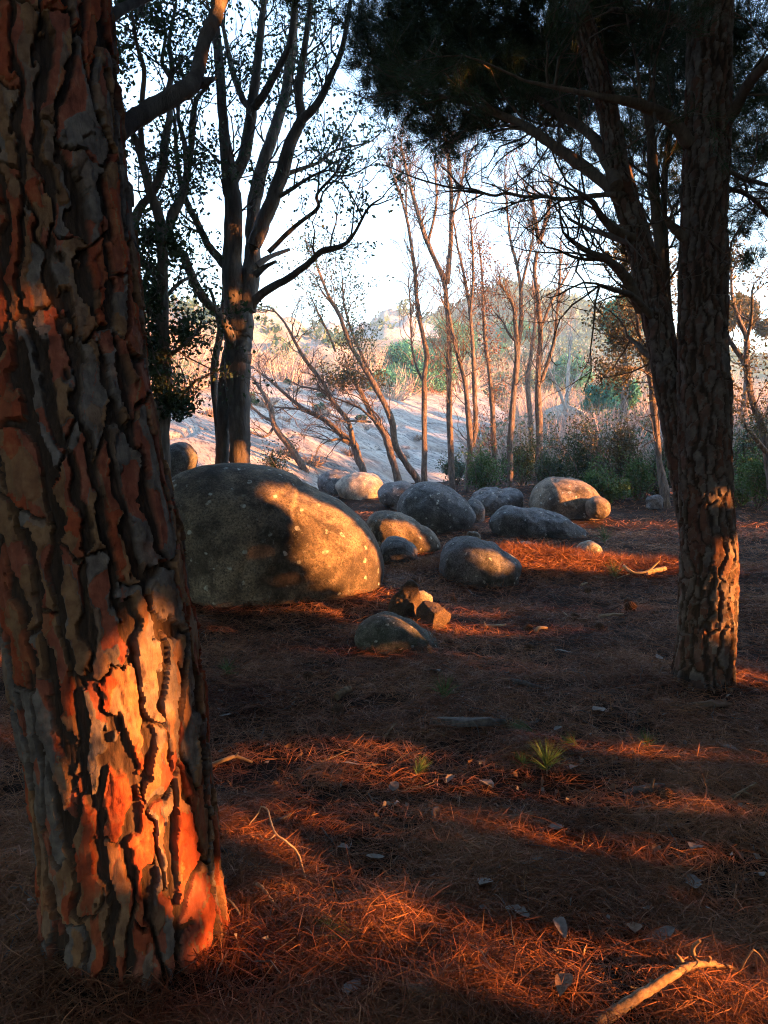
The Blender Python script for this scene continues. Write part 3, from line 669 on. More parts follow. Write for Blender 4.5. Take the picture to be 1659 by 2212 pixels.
class Tree:
    def __init__(s, name, base, label, cat='tree', group=None, mat=None, seed=0):
        s.base = np.array(base, float); s.o = thing(name, base, label, cat, group); s.mat = mat
        s.paths = []; s.tips = []; s.rng = np.random.default_rng(seed); s.tw = MB(); s.seed = seed
    def stem(s, f, pts, d, dd=0.0, k=None, part='branch', sides=9, rough=0.12, spawn=True, mat=None, n=5, down=0.0):
        """pts: (x, y, width) read off the picture in the frame of f; d: distance at the root, dd: change to the tip"""
        k = k if k is not None else {C1: 0.5, C2: 0.5833, C3: 0.4167, C4: 0.5, CF: 0.3647}.get(f, 1.0)
        m_ = len(pts); W = []
        for i, (x, y, w) in enumerate(pts):
            px = f(x, y) if f else (x, y)
            di = d + dd * (i / max(m_ - 1, 1)) ** 1.2
            W.append([*at(px[0], px[1], di), 0.5 * w * k / FPX * di])
        if down: W.insert(0, [W[0][0] + 0.02, W[0][1], W[0][2] - down, W[0][3] * 1.15])
        P = smooth_path(np.array(W), n)
        P[:, 3] = np.maximum(P[:, 3], 0.003)
        r = P[:, 3].copy()
        P[1:-1, :3] += s.rng.normal(size=(len(P) - 2, 3)) * (0.05 * r[1:-1, None])
        mb = MB(); tube(mb, P[:, :3], r, sides, rough, s.seed + len(s.paths))
        build(mb, part, mat or s.mat, s.o, s.base)
        if spawn: s.paths.append(P)
        return P
    def twigs(s, per_m, L, r, level=1, up=0.2, t0=0.25, kids=3, wig=0.28, ang=0.8, paths=None, maxr=0.08, droop=0.0):
        for P in (paths if paths is not None else s.paths):
            ln = np.linalg.norm(np.diff(P[:, :3], axis=0), axis=1).sum()
            n = int(max(1, round(per_m * ln)))
            T = norm(np.gradient(P[:, :3], axis=0))
            for q in range(n):
                t = s.rng.uniform(t0, 1) * (len(P) - 1); i = int(t)
                if P[i, 3] > maxr: continue
                side = norm(s.rng.normal(size=3)); side = norm(side - T[i] * np.dot(side, T[i]))
                d = T[i] * math.cos(ang) + side * math.sin(ang)
                grow(s.tw, s.tips, P[i, :3], d, L * s.rng.uniform(0.5, 1.2), min(r, P[i, 3] * 0.8), level, s.rng, up, wig, kids, droop=droop, ang=ang)
            grow(s.tw, s.tips, P[-1, :3], T[-1], L * 0.9, min(r, P[-1, 3]), level, s.rng, up, wig, kids, droop=droop, ang=ang)
    def finish(s, mat=None, name='twigs'):
        if s.tw.n: 
            o = build(s.tw, name, mat or s.mat, s.o, s.base); o['kind'] = 'stuff'
    def leaf(s, mat, per_tip, L, W, spread, name='crown', keep=None, frac=1.0):
        C = np.array([t[0] for t in s.tips])
        if keep is not None: C = C[keep(C)]
        if frac < 1: C = C[s.rng.random(len(C)) < frac]
        C = np.repeat(C, per_tip, 0); C = C + s.rng.normal(size=C.shape) * spread
        mb = MB(); leaves(mb, C, L * s.rng.uniform(0.7, 1.3, len(C)), W * s.rng.uniform(0.7, 1.3, len(C)), s.rng)
        return build(mb, name, mat, s.o, s.base)

def ellip(rng, n, c, ax, shell=0.55):
    d = norm(rng.normal(size=(n, 3))); r = (shell + (1 - shell) * rng.random((n, 1))) ** 1.0
    return np.asarray(c) + d * r * np.asarray(ax)
def tufts(mb, rng, C, D, per, L, w, fan=0.75):
    """bundles of needles at C pointing along D"""
    n = len(C); D = np.repeat(norm(D), per, 0) + rng.normal(size=(n * per, 3)) * fan * 0.6
    needles(mb, np.repeat(C, per, 0) + rng.normal(size=(n * per, 3)) * L * 0.12, D, L * rng.uniform(0.6, 1.15, n * per), w, rng)

# ---------------------------------------------------------------- near pine on the left
bp = gnd(300, 2150); base = np.array([*at(305, 2053, 2.27)[:2], 0.0])
lp = thing('pine_tree', base, 'large pine trunk on the left with deeply plated rust coloured bark', 'tree', 'pines framing the view')
pts = [(322, 2480, 262), (319, 2340, 252), (315, 2240, 232), (310, 2150, 224), (303, 2050, 203), (292, 1930, 189), (281, 1800, 183), (264, 1650, 184), (246, 1500, 187), (212, 1300, 190), (185, 1150, 190), (155, 1000, 188), (118, 750, 186), (88, 500, 184), (66, 250, 182), (50, 0, 181), (36, -250, 178), (20, -600, 172)]
path = []
for x, y, hw in pts:
    d = 2.27 + 0.05 * (y < 1000)
    path.append([*at(x, y, d), hw / FPX * d * 1.01])
fr_th = None
bark_trunk(lp, base, path, M['bark'], 0.074, 0.30, 0.028, 0.0042, 300, 4, wv=0.019)
t = Tree.__new__(Tree); t.base = base; t.o = lp; t.mat = M['oak']; t.paths = []; t.tips = []; t.rng = np.random.default_rng(5); t.tw = MB(); t.seed = 5
t.stem(C1, [(440, 640, 95), (490, 600, 85), (560, 535, 80), (650, 475, 76), (760, 405, 70), (820, 370, 66), (852, 310, 58), (880, 195, 58), (925, 85, 60), (960, -10, 50), (1000, -120, 44)], 2.45, 0.9, sides=16, rough=0.18, n=8)
t.stem(C1, [(810, 385, 50), (870, 358, 44), (905, 348, 30), (932, 338, 8)], 2.9, 0.1, sides=10, rough=0.2, spawn=False)
t.stem(C1, [(440, 90, 60), (500, 55, 48), (560, 25, 42), (620, -5, 38), (700, -60, 30)], 2.45, 0.5, sides=10, rough=0.18)
t.paths = [p[int(len(p) * 0.8):] for p in t.paths]
t.twigs(6, 0.5, 0.01, 1, up=0.2, t0=0.0, kids=3)
mb = MB()
C = np.array([q[0] for q in t.tips]); Dr = np.array([q[1] for q in t.tips])
tufts(mb, t.rng, C, Dr, 30, 0.12, 0.0025)
build(mb, 'needle_sprays', M['needle'], lp, base)
t.finish()
# its unseen crown, spread and thickened over the clearing to block skylight
def canopy(owner, base, pads, seed, mat=M['needle'], L=0.30, per=14, dens=75):
    rng = np.random.default_rng(seed); mb = MB()
    for c, ax in pads:
        n = int(dens * (ax[0] * ax[1] * ax[2]) ** (2 / 3) * 4)
        C = ellip(rng, n, c, ax, 0.25); tufts(mb, rng, C, norm(C - np.asarray(c)) + [0, 0, 0.4], per, L, 0.055)
    return build(mb, 'crown', mat, owner, base)
lt = at(20, -600, 2.3)
mb = MB(); tube(mb, smooth_path(np.array([lt + [0, 0, -0.1], [-1.5, 2.6, 5.5], [-1.4, 2.7, 8.2]]), 6), np.linspace(0.24, 0.12, 13), 12, 0.1)
build(mb, 'upper_stem', M['oak'], lp, base)
canopy(lp, base, [((-2.2, 2.5, 7.4), (2.4, 2.2, 0.9)), ((-0.2, 2.0, 7.2), (2.2, 2.4, 0.8)), ((-1.2, 0.2, 7.0), (2.4, 1.8, 0.8)), ((-3.8, 1.0, 6.8), (1.9, 2.2, 0.8))], 51)

# ---------------------------------------------------------------- forked pine on the right
base = np.array([*at(1518, 1470, 4.75)[:2], 0.0])
rp = thing('pine_tree', base, 'tall forked pine on the right with a dark leaning second stem', 'tree', 'pines framing the view')
path = []
for x, y, hw in [(1516, 1530, 76), (1517, 1480, 68), (1522, 1420, 62), (1529, 1320, 60), (1532, 1210, 59), (1527, 1100, 56), (1522, 1000, 55), (1521, 850, 54), (1518, 737, 52), (1519, 583, 50), (1523, 408, 48), (1531, 233, 47), (1533, 60, 47), (1534, -120, 46), (1535, -400, 44)]:
    path.append([*at(x, y, 4.75), hw / FPX * 4.75])
bark_trunk(rp, base, path, M['bark_r'], 0.058, 0.19, 0.020, 0.008, 240, 14, wv=0.012)
path = []
for x, y, hw in [(1512, 1200, 30), (1500, 1110, 36), (1486, 1020, 37), (1470, 940, 36), (1452, 850, 34), (1428, 729, 32), (1403, 612, 33), (1373, 496, 31), (1345, 408, 28), (1328, 327, 25), (1309, 222, 24), (1276, 105, 24), (1247, 0, 21), (1225, -100, 19)]:
    path.append([*at(x, y, 4.85 + 0.25 * sstep(1100, 500, y)), hw / FPX * 4.95])
bark_trunk(rp, base, path, M['bark_r'], 0.05, 0.16, 0.013, 0.009, 140, 24, wv=0.009, part='leaning_stem')
t = Tree.__new__(Tree); t.base = base; t.o = rp; t.mat = M['twig']; t.paths = []; t.tips = []; t.rng = np.random.default_rng(6); t.tw = MB(); t.seed = 6
bare = []
def rb(f, pts, d, dd, bare_=True, **kw):
    P = t.stem(f, pts, d, dd, spawn=not bare_, **kw)
    if bare_: bare.append(P)
rb(CF, [(330, 1330, 40), (250, 1100, 58), (215, 850, 60), (195, 560, 62), (175, 330, 66), (160, 120, 62), (150, -80, 54), (120, -300, 46)], 5.4, 0.2, bare_=False, part='leaning_stem')
rb(CF, [(265, 1000, 30), (240, 700, 40), (220, 300, 40), (235, 0, 34), (270, -220, 28)], 5.7, 0.4, bare_=False)
rb(C2, [(1120, 740, 50), (1040, 670, 46), (960, 605, 42), (850, 530, 36), (760, 470, 34), (680, 430, 28), (560, 385, 20), (420, 350, 14), (300, 335, 8)], 5.05, 1.2, bare_=False)
rb(C2, [(1100, 690, 52), (1070, 610, 48), (1020, 520, 40), (960, 465, 34), (880, 420, 30), (800, 360, 24), (690, 300, 18), (560, 240, 12)], 5.0, 1.6, bare_=False)
rb(C2, [(1160, 880, 34), (1090, 850, 32), (1040, 800, 26), (1010, 750, 22), (960, 715, 18)], 5.0, -0.4)
rb(C2, [(1100, 720, 24), (1040, 722, 19), (900, 738, 15), (830, 728, 14), (760, 728, 12), (690, 716, 11), (640, 724, 10), (560, 700, 9), (480, 694, 8), (350, 658, 6), (240, 610, 3)], 5.0, 0.9)
rb(C2, [(1190, 1150, 46), (1150, 1060, 42), (1110, 1000, 36), (1060, 960, 28), (990, 930, 22), (930, 890, 16), (900, 860, 9)], 4.9, -0.7)
rb(C2, [(1110, 985, 20), (1050, 962, 16), (960, 958, 13), (880, 925, 7)], 4.7, -0.3)
rb(C2, [(1225, 1170, 30), (1160, 1100, 24), (1100, 1075, 18), (1020, 1050, 9)], 4.9, -0.6)
rb(C2, [(1150, 900, 24), (1060, 870, 20), (990, 845, 15), (920, 810, 9)], 5.0, 0.8)
rb(C2, [(1370, 530, 56), (1320, 465, 52), (1270, 425, 46), (1210, 395, 40), (1140, 375, 34), (1050, 360, 26), (900, 330, 18), (760, 300, 10)], 4.7, -0.5, bare_=False)
rb(C2, [(1370, 95, 44), (1310, 70, 40), (1230, 50, 34), (1140, 40, 26), (1080, 38, 20)], 4.7, -0.5)
rb(C2, [(1510, 450, 50), (1550, 380, 44), (1590, 310, 40), (1650, 240, 36), (1740, 130, 30)], 4.7, -0.6)
rb(C2, [(1345, 880, 40), (1315, 850, 34), (1290, 820, 26), (1280, 805, 16)], 4.7, -0.15)
rb(CF, [(585, 640, 46), (560, 650, 42), (600, 600, 34), (612, 590, 20)], 4.65, -0.2)
rb(CF, [(250, 1580, 30), (205, 1480, 26), (180, 1400, 20), (165, 1300, 14)], 4.9, 0.25)
rb(CF, [(230, 1240, 60), (180, 1190, 44), (110, 1140, 34), (60, 1090, 26), (0, 1040, 18)], 4.9, 0.5)
rb(CF, [(600, 170, 30), (680, 190, 28), (760, 240, 26), (840, 330, 24)], 5.2, 0.5)
rb(CF, [(590, 60, 30), (700, 110, 28), (840, 150, 24)], 5.0, 0.6, bare_=False)
t.twigs(8, 0.55, 0.007, 2, up=0.02, t0=0.1, kids=2, paths=bare, wig=0.22)
ntip = len(t.tips)
t.twigs(5, 0.7, 0.010, 2, up=0.05, t0=0.3, kids=2, maxr=0.06)
t.finish()
PADS = []
def pad(f, x, y, rx, ry, d, dy, dens=1.0):
    p = f(x, y) if f else (x, y); PADS.append((at(p[0], p[1], d), (rx / FPX * d, dy, ry / FPX * d), dens * (1.7 if p[1] < 170 else 1.0)))
for a in [(870, 60, 120, 95, 7.2, 1.0), (930, 150, 150, 70, 6.8, 1.0), (830, 150, 75, 60, 7.4, 0.8), (1000, 60, 150, 90, 6.4, 1.1), (1020, 200, 130, 50, 6.2, 0.8), (900, 235, 90, 38, 6.6, 0.7), (1000, 285, 95, 34, 6.4, 0.6),
          (1130, 70, 150, 100, 6.4, 1.2), (1160, 180, 120, 80, 7.0, 1.0), (1110, 250, 110, 35, 6.2, 0.7), (1240, 230, 75, 60, 7.5, 0.8), (1290, 70, 150, 110, 6.6, 1.3), (1400, 80, 150, 120, 6.8, 1.2), (1420, 210, 100, 90, 7.2, 1.0),
          (1440, 330, 80, 70, 7.6, 0.8), (1560, 100, 160, 140, 6.2, 1.2), (1640, 220, 110, 120, 6.0, 1.0), (1630, 340, 90, 50, 6.4, 0.8), (1480, 420, 60, 50, 7.8, 0.6), (1640, 450, 70, 26, 6.6, 0.5), (1600, 500, 40, 22, 7.0, 0.4, 0.7),
          (780, 60, 40, 70, 7.6, 0.6), (960, -30, 260, 80, 6.6, 1.6), (1300, -40, 330, 90, 6.0, 1.8), (1620, 560, 40, 16, 7.0, 0.3, 0.5), (1330, 480, 40, 24, 7.4, 0.3, 0.4),
          (850, 190, 90, 60, 7.0, 0.9), (960, 270, 110, 40, 6.8, 0.8), (1080, 150, 170, 90, 7.6, 1.2), (920, 80, 150, 100, 8.2, 1.2), (1240, 160, 120, 110, 8.0, 1.0), (1340, 300, 110, 70, 8.8, 1.2), (1560, 300, 120, 90, 8.8, 1.2), (1200, 120, 220, 110, 9.0, 1.4), (1500, 120, 220, 140, 9.2, 1.4)]:
    pad(None, *a)
mb = MB(); rng = np.random.default_rng(66)
for c, ax, dens in PADS:
    vol = ax[0] * ax[1] * ax[2]
    n = int(dens * 520 * vol ** 0.62) + 20
    C = ellip(rng, n, c, ax, 0.1); C[: n // 4] = c + (C[: n // 4] - c) * rng.uniform(1.0, 1.35, (n // 4, 1))
    tufts(mb, rng, C, rng.normal(size=(n, 3)) * 0.6 + norm(C - c) * 0.5 + [0, 0, 0.35], 24, 0.13, 0.0055)
C = np.array([q[0] for q in t.tips[ntip:]]); Dr = np.array([q[1] for q in t.tips[ntip:]])
tufts(mb, rng, C, Dr + [0, 0, 0.3], 22, 0.12, 0.0035)
sp = np.array([q[0] for q in t.tips[:ntip]]); k = rng.random(len(sp)) < 0.06
build(mb, 'crown', M['needle'], rp, base)
mb = MB(); tube(mb, smooth_path(np.array([at(1535, -380, 4.75), at(1535, -700, 4.75), at(1520, -1100, 4.8)]), 6), np.linspace(0.125, 0.07, 13), 12, 0.1)
build(mb, 'upper_stem', M['oak'], rp, base)
canopy(rp, base, [((1.5, 4.6, 7.3), (2.6, 2.2, 0.8)), ((3.8, 5.0, 6.8), (2.4, 2.2, 0.9)), ((3.0, 2.6, 6.4), (2.4, 1.8, 0.8)), ((0.6, 6.5, 7.6), (2.4, 1.6, 0.7)), ((4.4, 7.2, 8.0), (2.6, 1.8, 0.8)), ((1.6, 8.2, 8.6), (2.6, 1.6, 0.7)), ((5.6, 3.6, 7.4), (2.2, 2.4, 0.8))], 52)  # unseen crown pads added overhead to block skylight

# ---------------------------------------------------------------- many stemmed oak behind the largest boulder
D = 9.6
b = at(508, 1060, D); base = np.array([b[0], b[1], 0.0])
t = Tree('oak_tree', base, 'many stemmed oak with two blue grey trunks rising behind the largest boulder', mat=M['oak'], seed=21)
t.stem(C3, [(468, 1180, 118), (468, 1000, 108), (465, 820, 110), (458, 640, 122), (456, 500, 134), (462, 380, 140), (468, 280, 150), (455, 180, 110), (440, 90, 80)], D, 0, part='trunk', sides=22, rough=0.10, spawn=False, n=7)
t.stem(C3, [(372, 1180, 80), (376, 1000, 72), (384, 820, 70), (392, 640, 74), (410, 480, 70), (430, 380, 60)], D + 0.15, 0, part='trunk', sides=16, rough=0.10, spawn=False, n=7)
S = t.stem
S(C1, [(1030, 1400, 120), (1010, 1250, 95), (1002, 1100, 84), (1005, 900, 76), (990, 770, 72), (970, 600, 52), (955, 400, 44), (945, 250, 38), (930, 100, 30), (920, -40, 22)], D, -0.5, sides=14)
S(C1, [(998, 790, 50), (1048, 690, 50), (1080, 540, 50), (1088, 450, 46), (1105, 350, 40), (1120, 200, 34), (1135, 60, 26), (1150, -60, 18)], D - 0.1, -0.3, sides=12)
S(C1, [(1085, 470, 34), (1048, 425, 30), (1010, 330, 26), (985, 220, 22), (962, 100, 16), (945, -20, 12)], D - 0.2, 0.4)
S(C1, [(1088, 470, 40), (1130, 425, 36), (1190, 320, 32), (1250, 200, 30), (1270, 60, 26), (1285, -60, 20)], D - 0.2, -0.7)
S(C1, [(1060, 1340, 90), (1082, 1200, 78), (1092, 1080, 68), (1090, 960, 58), (1112, 800, 56), (1160, 640, 50), (1200, 520, 46), (1240, 380, 44), (1262, 200, 38), (1275, -20, 30)], D, 0.5, sides=14)
S(C1, [(1095, 1060, 60), (1150, 930, 62), (1210, 770, 58), (1260, 600, 50), (1300, 515, 46), (1290, 400, 36), (1310, 250, 30), (1330, 100, 22), (1345, -20, 16)], D - 0.05, -0.5, sides=12)
S(C1, [(1300, 520, 40), (1370, 450, 34), (1430, 330, 28), (1480, 200, 24), (1515, 0, 18)], D - 0.4, -0.5)
S(C1, [(1070, 1350, 40), (1130, 1270, 36), (1250, 1200, 30), (1340, 1130, 26), (1390, 1085, 24), (1480, 1060, 18), (1530, 1010, 14), (1590, 900, 10), (1650, 855, 6)], D, -0.9)
S(C1, [(1105, 1150, 34), (1170, 1108, 22), (1250, 1078, 14)], D, 0.4, spawn=False)
S(C1, [(1100, 1190, 34), (1150, 1150, 22), (1192, 1130, 12)], D, -0.3, spawn=False)
S(C1, [(1160, 1090, 22), (1250, 1000, 20), (1310, 950, 18), (1375, 895, 16), (1370, 840, 13), (1440, 760, 11), (1485, 690, 7)], D, -0.6)
S(C1, [(1190, 860, 20), (1270, 810, 17), (1350, 760, 13), (1420, 735, 8)], D - 0.1, -0.6)
S(C1, [(1215, 760, 22), (1300, 730, 18), (1380, 700, 14), (1450, 650, 11), (1580, 620, 7)], D - 0.1, 0.7)
S(C1, [(985, 1160, 44), (950, 1120, 36), (900, 1060, 32), (850, 960, 28), (805, 870, 26), (780, 790, 22), (762, 650, 18), (755, 500, 14)], D, -0.6)
S(C1, [(795, 850, 30), (812, 730, 30), (828, 620, 28), (830, 530, 26), (850, 430, 20), (900, 370, 14)], D - 0.5, -0.3)
S(C1, [(1010, 1500, 44), (990, 1440, 42), (940, 1350, 40), (880, 1290, 40), (830, 1200, 38), (790, 1090, 36)], D - 0.1, -0.7, spawn=False)
S(C3, [(362, 1000, 30), (350, 800, 32), (338, 640, 36), (336, 520, 38), (362, 370, 36), (384, 220, 34), (392, 80, 30), (385, 0, 20)], D + 0.4, -0.1, spawn=False)
S(C3, [(366, 330, 24), (330, 160, 18), (305, 110, 14), (290, 125, 8)], D + 0.3, -0.2, spawn=False)
S(C1, [(840, 590, 8), (890, 640, 8), (950, 710, 10)], D - 0.3, 0.2, spawn=False)
t.twigs(3.2, 0.75, 0.014, 2, up=0.12, t0=0.30, kids=3, maxr=0.13)
t.finish()
t.leaf(M['oakleaf'], 5, 0.055, 0.032, 0.055, frac=0.22)

mb = MB(); rng = np.random.default_rng(23)
for c, ax in [((-2.6, 8.8, 8.6), (2.6, 1.8, 0.9)), ((-0.4, 9.4, 9.0), (2.2, 1.6, 0.9)), ((-4.8, 8.2, 8.0), (2.2, 2.0, 0.9)), ((-3.0, 6.4, 7.8), (2.2, 1.6, 0.8))]:
    leaves(mb, ellip(rng, 2600, c, ax, 0.2), 0.16, 0.11, rng)
build(mb, 'shade_crown', M['oakleaf'], t.o, base)  # unseen leaf mass added above the oak to cut skylight
# ---------------------------------------------------------------- dark evergreen beside the near trunk
D = 7.9
b = at(348, 1060, D); base = np.array([b[0], b[1], 0.0])
t = Tree('evergreen_oak', base, 'dark evergreen oak with dense leaves between the near pine and the blue grey oak', mat=M['oak'], seed=31)
S = t.stem
S(C1, [(690, 2150, 95), (690, 1900, 84), (705, 1740, 70), (715, 1600, 60), (706, 1475, 54), (702, 1250, 50), (702, 1100, 48), (690, 950, 42), (650, 830, 38), (622, 720, 34), (595, 620, 30), (565, 560, 24), (520, 440, 18)], D, -0.4, part='trunk', sides=14)
S(C1, [(655, 840, 38), (698, 745, 40), (712, 620, 34), (733, 500, 30), (722, 420, 26), (745, 300, 22), (730, 180, 18), (760, 20, 12)], D - 0.2, 0.5)
S(C1, [(705, 1090, 42), (745, 930, 44), (780, 860, 40), (805, 760, 30), (800, 640, 24), (770, 500, 18), (780, 380, 14)], D, 0.5)
S(C1, [(690, 1180, 36), (610, 1130, 36), (582, 1040, 38), (590, 930, 38), (640, 850, 30)], D, 0.2)
S(C1, [(620, 700, 24), (608, 560, 24), (612, 440, 22), (622, 300, 20), (590, 190, 16), (570, 60, 12)], D - 0.3, -0.5)
S(C1, [(720, 430, 22), (735, 330, 20), (700, 270, 18), (715, 150, 14), (690, 20, 10)], D, 0.4)
S(C1, [(700, 1560, 20), (780, 1500, 16), (840, 1450, 10)], D, -0.5)
S(C1, [(690, 1650, 18), (600, 1500, 16), (560, 1380, 10)], D, 0.4)
S(C1, [(702, 1300, 18), (780, 1220, 16), (860, 1180, 10)], D, 0.4)
S(C1, [(700, 1750, 20), (790, 1700, 16), (850, 1640, 10)], D, -0.3)
S(C1, [(690, 1400, 18), (620, 1320, 14), (590, 1230, 10)], D, -0.3)
t.twigs(4.2, 0.6, 0.010, 2, up=0.08, t0=0.2, kids=3, maxr=0.12)
t.finish()
t.leaf(M['darkleaf'], 5, 0.052, 0.03, 0.055, frac=0.34)
mb = MB(); rng = np.random.default_rng(32)
for x, y, rx, ry, n in [(385, 870, 36, 40, 900), (350, 830, 40, 90, 900), (400, 720, 30, 60, 500), (330, 640, 40, 80, 900), (375, 530, 40, 60, 500), (320, 520, 30, 60, 500), (330, 760, 35, 70, 700), (300, 20, 60, 40, 350), (350, 60, 50, 50, 300), (260, 130, 30, 60, 200)]:
    C = ellip(rng, n, at(x, y, D - 0.1), (rx / FPX * D, 0.35, ry / FPX * D), 0.1)
    leaves(mb, C, 0.055 * rng.uniform(0.7, 1.3, n), 0.032, rng)
build(mb, 'leaf_clumps', M['darkleaf'], t.o, base)

# ---------------------------------------------------------------- leaning bare trees on the granite slope
gL = 'leaning bare trees'
def simple(name, stems, label, d, seed, mat=M['bare'], group=None, down=0.5, twig=(3.0, 0.9, 0.014, 2), up=0.12, leaf=None, maxr=0.12, kids=3, t0=0.3, wig=0.28):
    f0, p0 = stems[0][0], stems[0][1]
    q = f0(p0[0][0], p0[0][1]); b = at(q[0], q[1], d); base = np.array([b[0], b[1], max(b[2], 0) * 0 + b[2]])
    t = Tree(name, base, label, 'tree', group, mat, seed)
    for i, st in enumerate(stems):
        f, pts = st[0], st[1]; dd = st[2] if len(st) > 2 else 0.0; off = st[3] if len(st) > 3 else 0.0
        t.stem(f, [(p[0], p[1], p[2] * 0.86) for p in pts], d + off, dd, part='trunk' if i == 0 else 'branch', sides=12, rough=0.22, down=down if i == 0 else 0)
    t.twigs(*twig, up=up, t0=t0, maxr=maxr, kids=kids, wig=wig)
    t.finish()
    if leaf: t.leaf(*leaf[:5], frac=leaf[5] if len(leaf) > 5 else 1.0, keep=leaf[6] if len(leaf) > 6 else None)
    return t
simple('bare_tree', [(C3, [(822, 1090, 42), (740, 950, 38), (650, 830, 34), (630, 740, 30), (590, 660, 24), (540, 580, 16)], 0.8),
                     (C3, [(635, 800, 20), (580, 770, 16), (520, 715, 10)], 0.5, 0.4), (C3, [(640, 840, 18), (620, 870, 15), (585, 882, 13), (530, 860, 8)], -0.4, 0.3)],
       'bare tree leaning left in front of the granite slope, nearest the oak', 21.0, 41, group=gL, up=0.05, twig=(2.0, 1.0, 0.02, 2))
simple('bare_tree', [(C3, [(1112, 1065, 46), (1085, 1000, 44), (1060, 920, 42), (1000, 870, 34), (900, 790, 28), (790, 730, 24), (650, 610, 18), (560, 540, 10)], 1.0),
                     (C3, [(1060, 920, 32), (1050, 880, 30), (1030, 800, 26), (950, 700, 24), (900, 600, 24), (820, 500, 24), (760, 400, 20), (700, 290, 14), (640, 220, 8)], -0.6),
                     (C3, [(1040, 910, 16), (980, 895, 14), (918, 908, 8)], -0.5), (C3, [(830, 745, 16), (740, 735, 13), (650, 728, 8)], 0.6, 0.5), (C3, [(985, 730, 16), (900, 650, 14), (790, 620, 9)], 0.4)],
       'twisted bare tree with crooked low boughs on the granite slope', 22.0, 43, group=gL, up=0.0, twig=(3.6, 1.1, 0.02, 2))
simple('bare_tree', [(C3, [(1290, 1112, 46), (1262, 1010, 42), (1240, 930, 40), (1215, 860, 38), (1160, 780, 32), (1140, 740, 30), (1090, 640, 26), (1040, 570, 18)], 0.6),
                     (C3, [(1180, 810, 18), (1100, 740, 15), (1040, 710, 12), (960, 680, 8)], 0.8), (C3, [(1150, 805, 15), (1060, 800, 12), (960, 800, 7)], -0.5), (C3, [(1200, 820, 14), (1190, 780, 12), (1100, 690, 8)], 0.5)],
       'leaning tree with an olive leaf clump at its broken top', 21.5, 45, group=gL, up=0.1, twig=(2.4, 0.9, 0.016, 2), leaf=(M['olive'], 5, 0.09, 0.05, 0.10, 0.9, lambda C: C[:, 2] > at(0, 830, 21.5)[2]))
simple('bare_tree', [(C3, [(1392, 1112, 42), (1330, 1020, 38), (1275, 920, 38), (1258, 800, 40), (1190, 660, 34), (1110, 520, 30), (1040, 400, 26), (980, 240, 22), (930, 150, 18), (870, 0, 12)], -0.8),
                     (C3, [(1215, 700, 20), (1120, 500, 18), (1050, 340, 15), (1010, 200, 12), (1000, 60, 8)], 0.6), (C3, [(985, 260, 14), (950, 200, 12), (890, 120, 9), (860, 40, 6)], -0.6),
                     (C3, [(965, 440, 14), (930, 350, 13), (880, 250, 11), (840, 160, 7)], 0.6, 0.5)],
       'tall slender tree leaning left with a thin blue green top', 21.0, 47, group=gL, up=0.22, twig=(2.8, 1.0, 0.014, 2), leaf=(M['oakleaf'], 4, 0.08, 0.045, 0.09, 0.30, lambda C: C[:, 2] > at(0, 800, 21)[2]))
# ---------------------------------------------------------------- upright bare trees along the clearing's edge
gU = 'bare trees along the clearing edge'
W2 = (6.0, 0.95, 0.012, 2)
simple('bare_tree', [(C4, [(175, 922, 29), (174, 700, 27), (175, 480, 25), (185, 380, 24), (160, 260, 21), (140, 120, 19), (130, 0, 18), (100, -200, 14), (60, -340, 9), (20, -440, 5)], -0.8),
                     (C4, [(165, 490, 14), (140, 430, 12), (120, 340, 10), (115, 200, 8), (105, 60, 5)], 0.5), (C4, [(100, -200, 9), (95, -320, 8), (110, -430, 5)], 0.5)],
       'slender wavy bare tree, leftmost of the upright trees', 20.5, 51, group=gU, twig=W2, up=0.25, t0=0.5)
simple('bare_tree', [(C4, [(295, 948, 31), (285, 700, 29), (280, 500, 28), (280, 300, 26), (268, 130, 24), (262, 60, 26)], 0),
                     (C2, [(470, 1050, 28), (440, 990, 22), (390, 880, 19), (362, 790, 17), (325, 650, 14), (300, 540, 9)], -0.8), (C2, [(470, 1050, 26), (484, 900, 20), (486, 700, 17), (470, 560, 13), (450, 470, 8)], 0.5),
                     (C2, [(430, 970, 14), (385, 850, 12), (350, 740, 10), (310, 600, 6)], 0.8), (C2, [(484, 830, 12), (520, 700, 10), (540, 560, 6)], 0.5), (C2, [(400, 900, 12), (430, 760, 10), (425, 600, 7)], -0.4)],
       'straight bare tree that splits in a narrow fork high up', 19.6, 53, group=gU, twig=W2, up=0.3, t0=0.4)
simple('bare_tree', [(C4, [(360, 978, 34), (366, 880, 32), (372, 780, 32), (365, 650, 25), (345, 480, 22), (310, 350, 19), (285, 230, 16), (270, 120, 12)], -0.6),
                     (C4, [(380, 780, 26), (396, 680, 25), (390, 500, 23), (385, 380, 20), (372, 200, 18), (350, 60, 14), (320, -80, 11), (300, -200, 7)], 0.4), (C4, [(372, 210, 14), (385, 60, 12), (380, -120, 10), (360, -280, 6)], -0.5)],
       'sunlit bare tree with two stems parting near its foot', 19.2, 55, group=gU, twig=W2, up=0.3, t0=0.4)
simple('leafy_tree', [(C4, [(482, 942, 26), (472, 700, 24), (460, 500, 21), (440, 350, 18), (430, 200, 15), (425, 60, 11), (410, -100, 7)], 0.4)],
       'thin tree clothed in dry reddish leaves between the bare trees', 21.0, 57, group=gU, twig=(8.0, 0.8, 0.010, 2), up=0.15, t0=0.2, leaf=(M['brownleaf'], 3, 0.07, 0.045, 0.10, 0.17))
